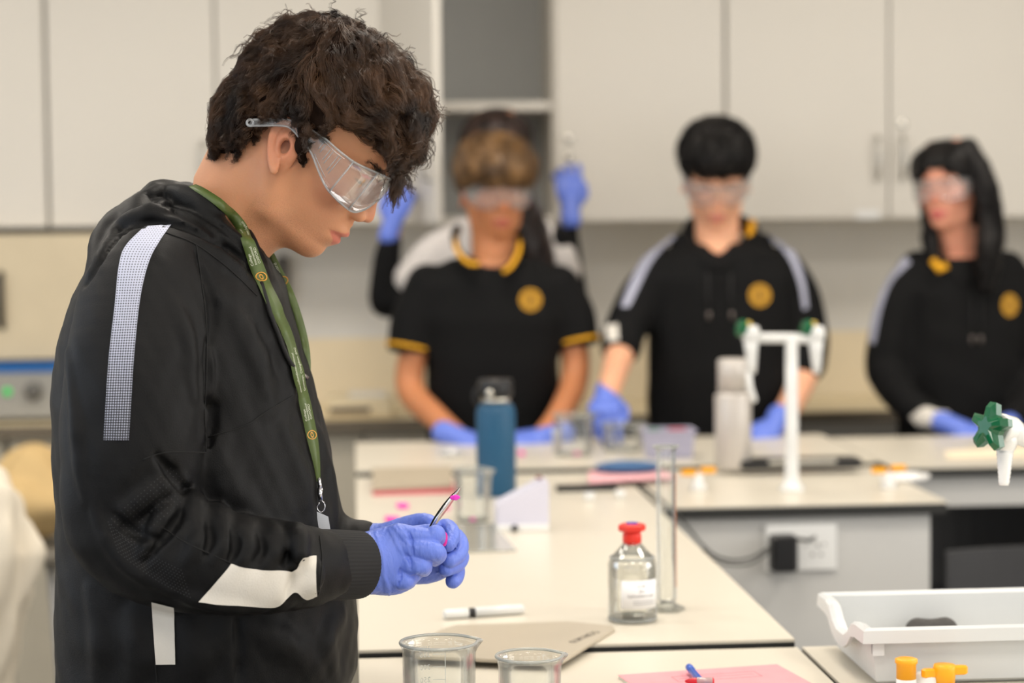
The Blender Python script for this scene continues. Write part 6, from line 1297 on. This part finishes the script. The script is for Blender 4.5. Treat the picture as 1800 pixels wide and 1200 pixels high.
# socket, adaptor and lead on the pedestal
a = P(1344, 922, 4.062); b = P(1470, 1000, 4.062); t = thing('wall_socket', 'white double socket plate on the grey pedestal', 'socket', ((a[0]+b[0])/2, 4.064, (a[2]+b[2])/2)); w, h_ = (b[0]-a[0])/2, (a[2]-b[2])/2
MB().box(-w, w, -.010, 0, -h_, h_, bev=.003).build('face_plate', M_WHITE, t); m = MB()
for (x, z, rx) in ((.022, .014, .004), (.034, .004, .004), (.046, .006, .003), (.022, -.014, .004), (.040, -.014, .004), (.008, .004, .002), (-.052, .02, .003)): MB().lathe([(.001, 0), (rx, 0), (rx, .0006), (.001, .0006)], 12, (x, -.010, z), axis=(0, -1, 0)).build('socket_mark', mat('grey_mark', (168, 166, 164), .5), t)
a = P(1351, 938, 4.05); b = P(1396, 1000, 4.05); t = thing('power_adaptor', 'black power adaptor plugged into the white socket', 'adaptor', ((a[0]+b[0])/2, 4.0535, (a[2]+b[2])/2)); MB().box(-(b[0]-a[0])/2, (b[0]-a[0])/2, -.045, 0, -(a[2]-b[2])/2, (a[2]-b[2])/2, bev=.007).build('adaptor_body', M_BLK, t)
MB().tube([Vector(P(1396, 946, 4.03))-t.location, Vector(P(1420, 950, 4.02))-t.location, Vector(P(1432, 944, 4.045))-t.location], .0035, 8).build('plug_lead', M_BLK, t)
pts = [P(1352, 962, 4.025), P(1325, 978, 4.0), P(1290, 985, 3.97), P(1255, 975, 3.98), P(1228, 950, 4.0)]+[P(1200, 915, 4.0), PZ(1178, 893, ZM+.004), PZ(1150, 868, ZM+.003), PZ(1120, 850, ZM+.003), PZ(1100, 846, ZM+.003)]
o = MB().tube(spline([tuple(p) for p in pts], 6), .0028, 8).build('power_cable', mat('grey_cable', (70, 70, 68), .5)); tag(o, 'dark cable running from the adaptor up onto the middle bench', 'cable')
pts = [P(1352, 968, 4.02), P(1320, 990, 3.99), P(1280, 992, 3.95), P(1250, 980, 3.96), P(1236, 965, 3.99)]; o = MB().tube(spline([tuple(p) for p in pts], 6), .0024, 8).build('power_cable', MATS['grey_cable']); tag(o, 'second thinner cable looping below the first beside the pedestal', 'cable')
# chairs under the right-hand far bench
def chair(label, x, y, rz, mseat, mback, zs=.46, zb=.80):
    t = thing('lab_chair', label, 'chair', (x, y, 0), rz); MB().box(-.20, .20, -.20, .20, zs-.03, zs, bev=.012).build('seat', mseat, t)
    m = MB(); n = 10; vs = []
    for yo in (0, .014):
        for z in (zb-.22, zb): vs += [(-.19+.38*i/n, .20-yo+.04*(1-((i-n/2)/(n/2))**2), z) for i in range(n+1)]
    k = n+1; fs = [(i, i+1, k+i+1, k+i) for i in range(n)]+[(2*k+i, 3*k+i, 3*k+i+1, 2*k+i+1) for i in range(n)]+[(k+i, k+i+1, 3*k+i+1, 3*k+i) for i in range(n)]+[(i, 2*k+i, 2*k+i+1, i+1) for i in range(n)]+[(0, k, 3*k, 2*k), (n, 2*k+n, 3*k+n, k+n)]
    m.add(vs, fs); m.build('backrest', mback, t)
    for sx in (-1, 1):
        for sy in (-1, 1): MB().tube([(sx*.17, sy*.17, zs-.03), (sx*.20, sy*.20, 0)], .011, 8).build('leg', M_DARK, t)
        MB().tube([(sx*.16, .18, zs-.03), (sx*.16, .215, zb-.1)], .010, 8).build('back_upright', M_DARK, t)
DG = mat('dark_grey_plastic', (58, 58, 60), .5)
chair('black plastic chair tucked under the right-hand far bench', 1.42, 4.66, 0, M_BLK, M_BLK, .46, .805)
chair('dark grey plastic chair in front of the black one, right of the pedestal', 1.42, 4.10, 0, DG, DG, .52, .76)
# ---------------------------------------------------------------- back bench and the left side
a = P(572, 728, 6.02); t = thing('weighing_balance', 'cream weighing balance with a dark slot on the back bench', 'balance', (P(632, 728, 6.05)[0], 6.05, .9)); MB().box(-.09, .10, -.08, .12, 0, .055, bev=.01).build('body', mat('cream_plastic', (228, 212, 178), .5), t); MB().box(-.085, .03, -.084, -.078, .014, .030).build('dark_slot', mat('slot_brown', (84, 70, 58), .6), t)
MB().box(-.03, .08, -.02, .10, .055, .062, bev=.002).build('pan', M_WHITE, t)
x0_, x1_ = -1.35, P(175, 600, 6.05)[0]
t = thing('fume_cupboard', 'fume cupboard with a blue strip and grey control panel at the left edge', 'fume cupboard', ((x0_+x1_)/2, 6.1, .9)); w = (x1_-x0_)/2; zz_ = lambda y: P(60, y, 6.0)[2]-.9
MB().box(-w, w, -.06, .34, zz_(634), zz_(412), bev=.006).build('sash_panel', mat('sash_cream', (204, 190, 162), .5), t); MB().box(-w, w, -.085, .33, zz_(655), zz_(638)).build('blue_strip', mat('blue_strip', (22, 92, 160), .4), t)
MB().box(-w, w, -.09, .32, .012, zz_(656), bev=.004).build('control_panel', mat('control_panel_grey', (150, 148, 142), .45), t)
xk = lambda x: P(x, 688, 6.0)[0]-(x0_+x1_)/2
MB().lathe([(.001, 0), (.026, 0), (.022, .018), (.001, .018)], 24, (xk(58), -.09, zz_(688)), axis=(0, -1, 0)).build('dial', mat('dial_grey', (96, 94, 90), .4), t)
MB().lathe([(.001, 0), (.012, 0), (.010, .006), (.001, .006)], 20, (xk(12), -.09, zz_(688)), axis=(0, -1, 0)).build('green_lamp', mat('green_lamp', (30, 200, 90), .4, emit=.7), t)
MB().tube([(xk(2), -.06, zz_(575)), (xk(2), -.085, zz_(565)), (xk(2), -.085, zz_(490)), (xk(2), -.06, zz_(480))], .010, 8).build('sash_handle', M_BLK, t)
p = P(497, 490, 6.43); t = thing('wall_dispenser', 'dark grey dispenser fixed to the wall beneath the cabinets', 'dispenser', (p[0], 6.445, p[2])); MB().box(-.02, .02, -.06, 0, -.06, .07, bev=.012).build('dispenser_body', mat('dispenser_grey', (82, 80, 78), .5), t); MB().box(-.008, .008, -.045, -.03, -.075, -.06).build('spout', M_BLK, t)
# beige paper bag and white coat at the far left
bx = Vol(A(P(-60, 800, 5.4)[0], 5.15, .42), A(P(125, 800, 5.4)[0], 5.70, .92), .007); bx.op(f_ell(P(40, 880, 5.42), (.17, .16, .085)), k=.03); bx.op(f_ell(P(65, 830, 5.45), (.085, .11, .075)), k=.05); bx.op(f_ell(P(10, 905, 5.42), (.12, .13, .07)), k=.04)
xx, yy, zz = np.meshgrid(*bx.ax, indexing='ij', sparse=True); bx.D += (snoise((xx, yy, zz), 24, 5)*.010).astype(np.float32)
bgp = P(35, 870, 5.42); V_, F_ = bx.mesh(); zlow = V_[:, 2].min(); o = link('beige_bag', npmesh(V_, F_), mat('beige_canvas', (206, 176, 124), .8, var=.08, bump=.4, bscale=20)); tag(o, 'slumped beige bag on a stool below the fume cupboard', 'bag')
t = thing('lab_stool', 'stool with a round seat carrying the beige bag', 'stool', (bgp[0], 5.42, 0)); MB().lathe([(.001, zlow-.035), (.16, zlow-.035), (.165, zlow-.02), (.16, zlow-.0005), (.001, zlow-.0005)], 32).build('seat', mat('stool_grey', (120, 114, 104), .6), t)
for k in range(4): a = math.pi/4+k*math.pi/2; MB().tube([(.12*math.cos(a), .12*math.sin(a), zlow-.035), (.19*math.cos(a), .19*math.sin(a), 0)], .011, 8).build('leg', MATS['grey_leg'], t)
Yc = 4.3; wc = Vol(A(P(-330, 800, Yc)[0], Yc-.22, 0.25), A(P(100, 800, Yc)[0], Yc+.22, P(0, 790, Yc)[2]), .008)
rg = [(P(0, y, Yc)[2], (P(xl, y, Yc)[0]+P(xr_, y, Yc)[0])/2, Yc, (P(xr_, y, Yc)[0]-P(xl, y, Yc)[0])/2, d) for (y, xl, xr_, d) in ((815, -150, -10, .05), (840, -210, 10, .08), (900, -240, 40, .10), (970, -250, 72, .11), (1040, -250, 55, .12), (1110, -250, 35, .12), (1200, -250, 15, .13))]; rg.append((.32, rg[-1][1], Yc, rg[-1][3], .14))
wc.op(f_rings(rg, 2.2), k=0); xx, yy, zz = np.meshgrid(*wc.ax, indexing='ij', sparse=True); wc.D += (snoise((xx*1.2, yy, zz*.3), 34, 6)*.012).astype(np.float32)
V_, F_ = wc.mesh(); o = link('lab_coat', npmesh(V_, F_), mat('white_cotton', (214, 204, 186), .8, bump=.3, bscale=30)); tag(o, 'white lab coat hanging at the lower left edge of the photo', 'coat')
t = thing('coat_stand', 'metal stand inside the hanging white lab coat', 'stand', (rg[2][1], Yc, 0)); MB().tube([(0, 0, .015), (0, 0, rg[0][0]-.03)], .012, 10).build('pole', M_DARK, t); MB().lathe([(.001, 0), (.17, 0), (.165, .014), (.001, .016)], 32).build('base', M_DARK, t)
o = tag(MB().box(-.035, .035, -.001, 0, -.012, .012).build('paper_label', M_WHITE, loc=tuple(P(1525, 377, 6.107))), 'small white label stuck on the bottom of a cabinet door', 'label')
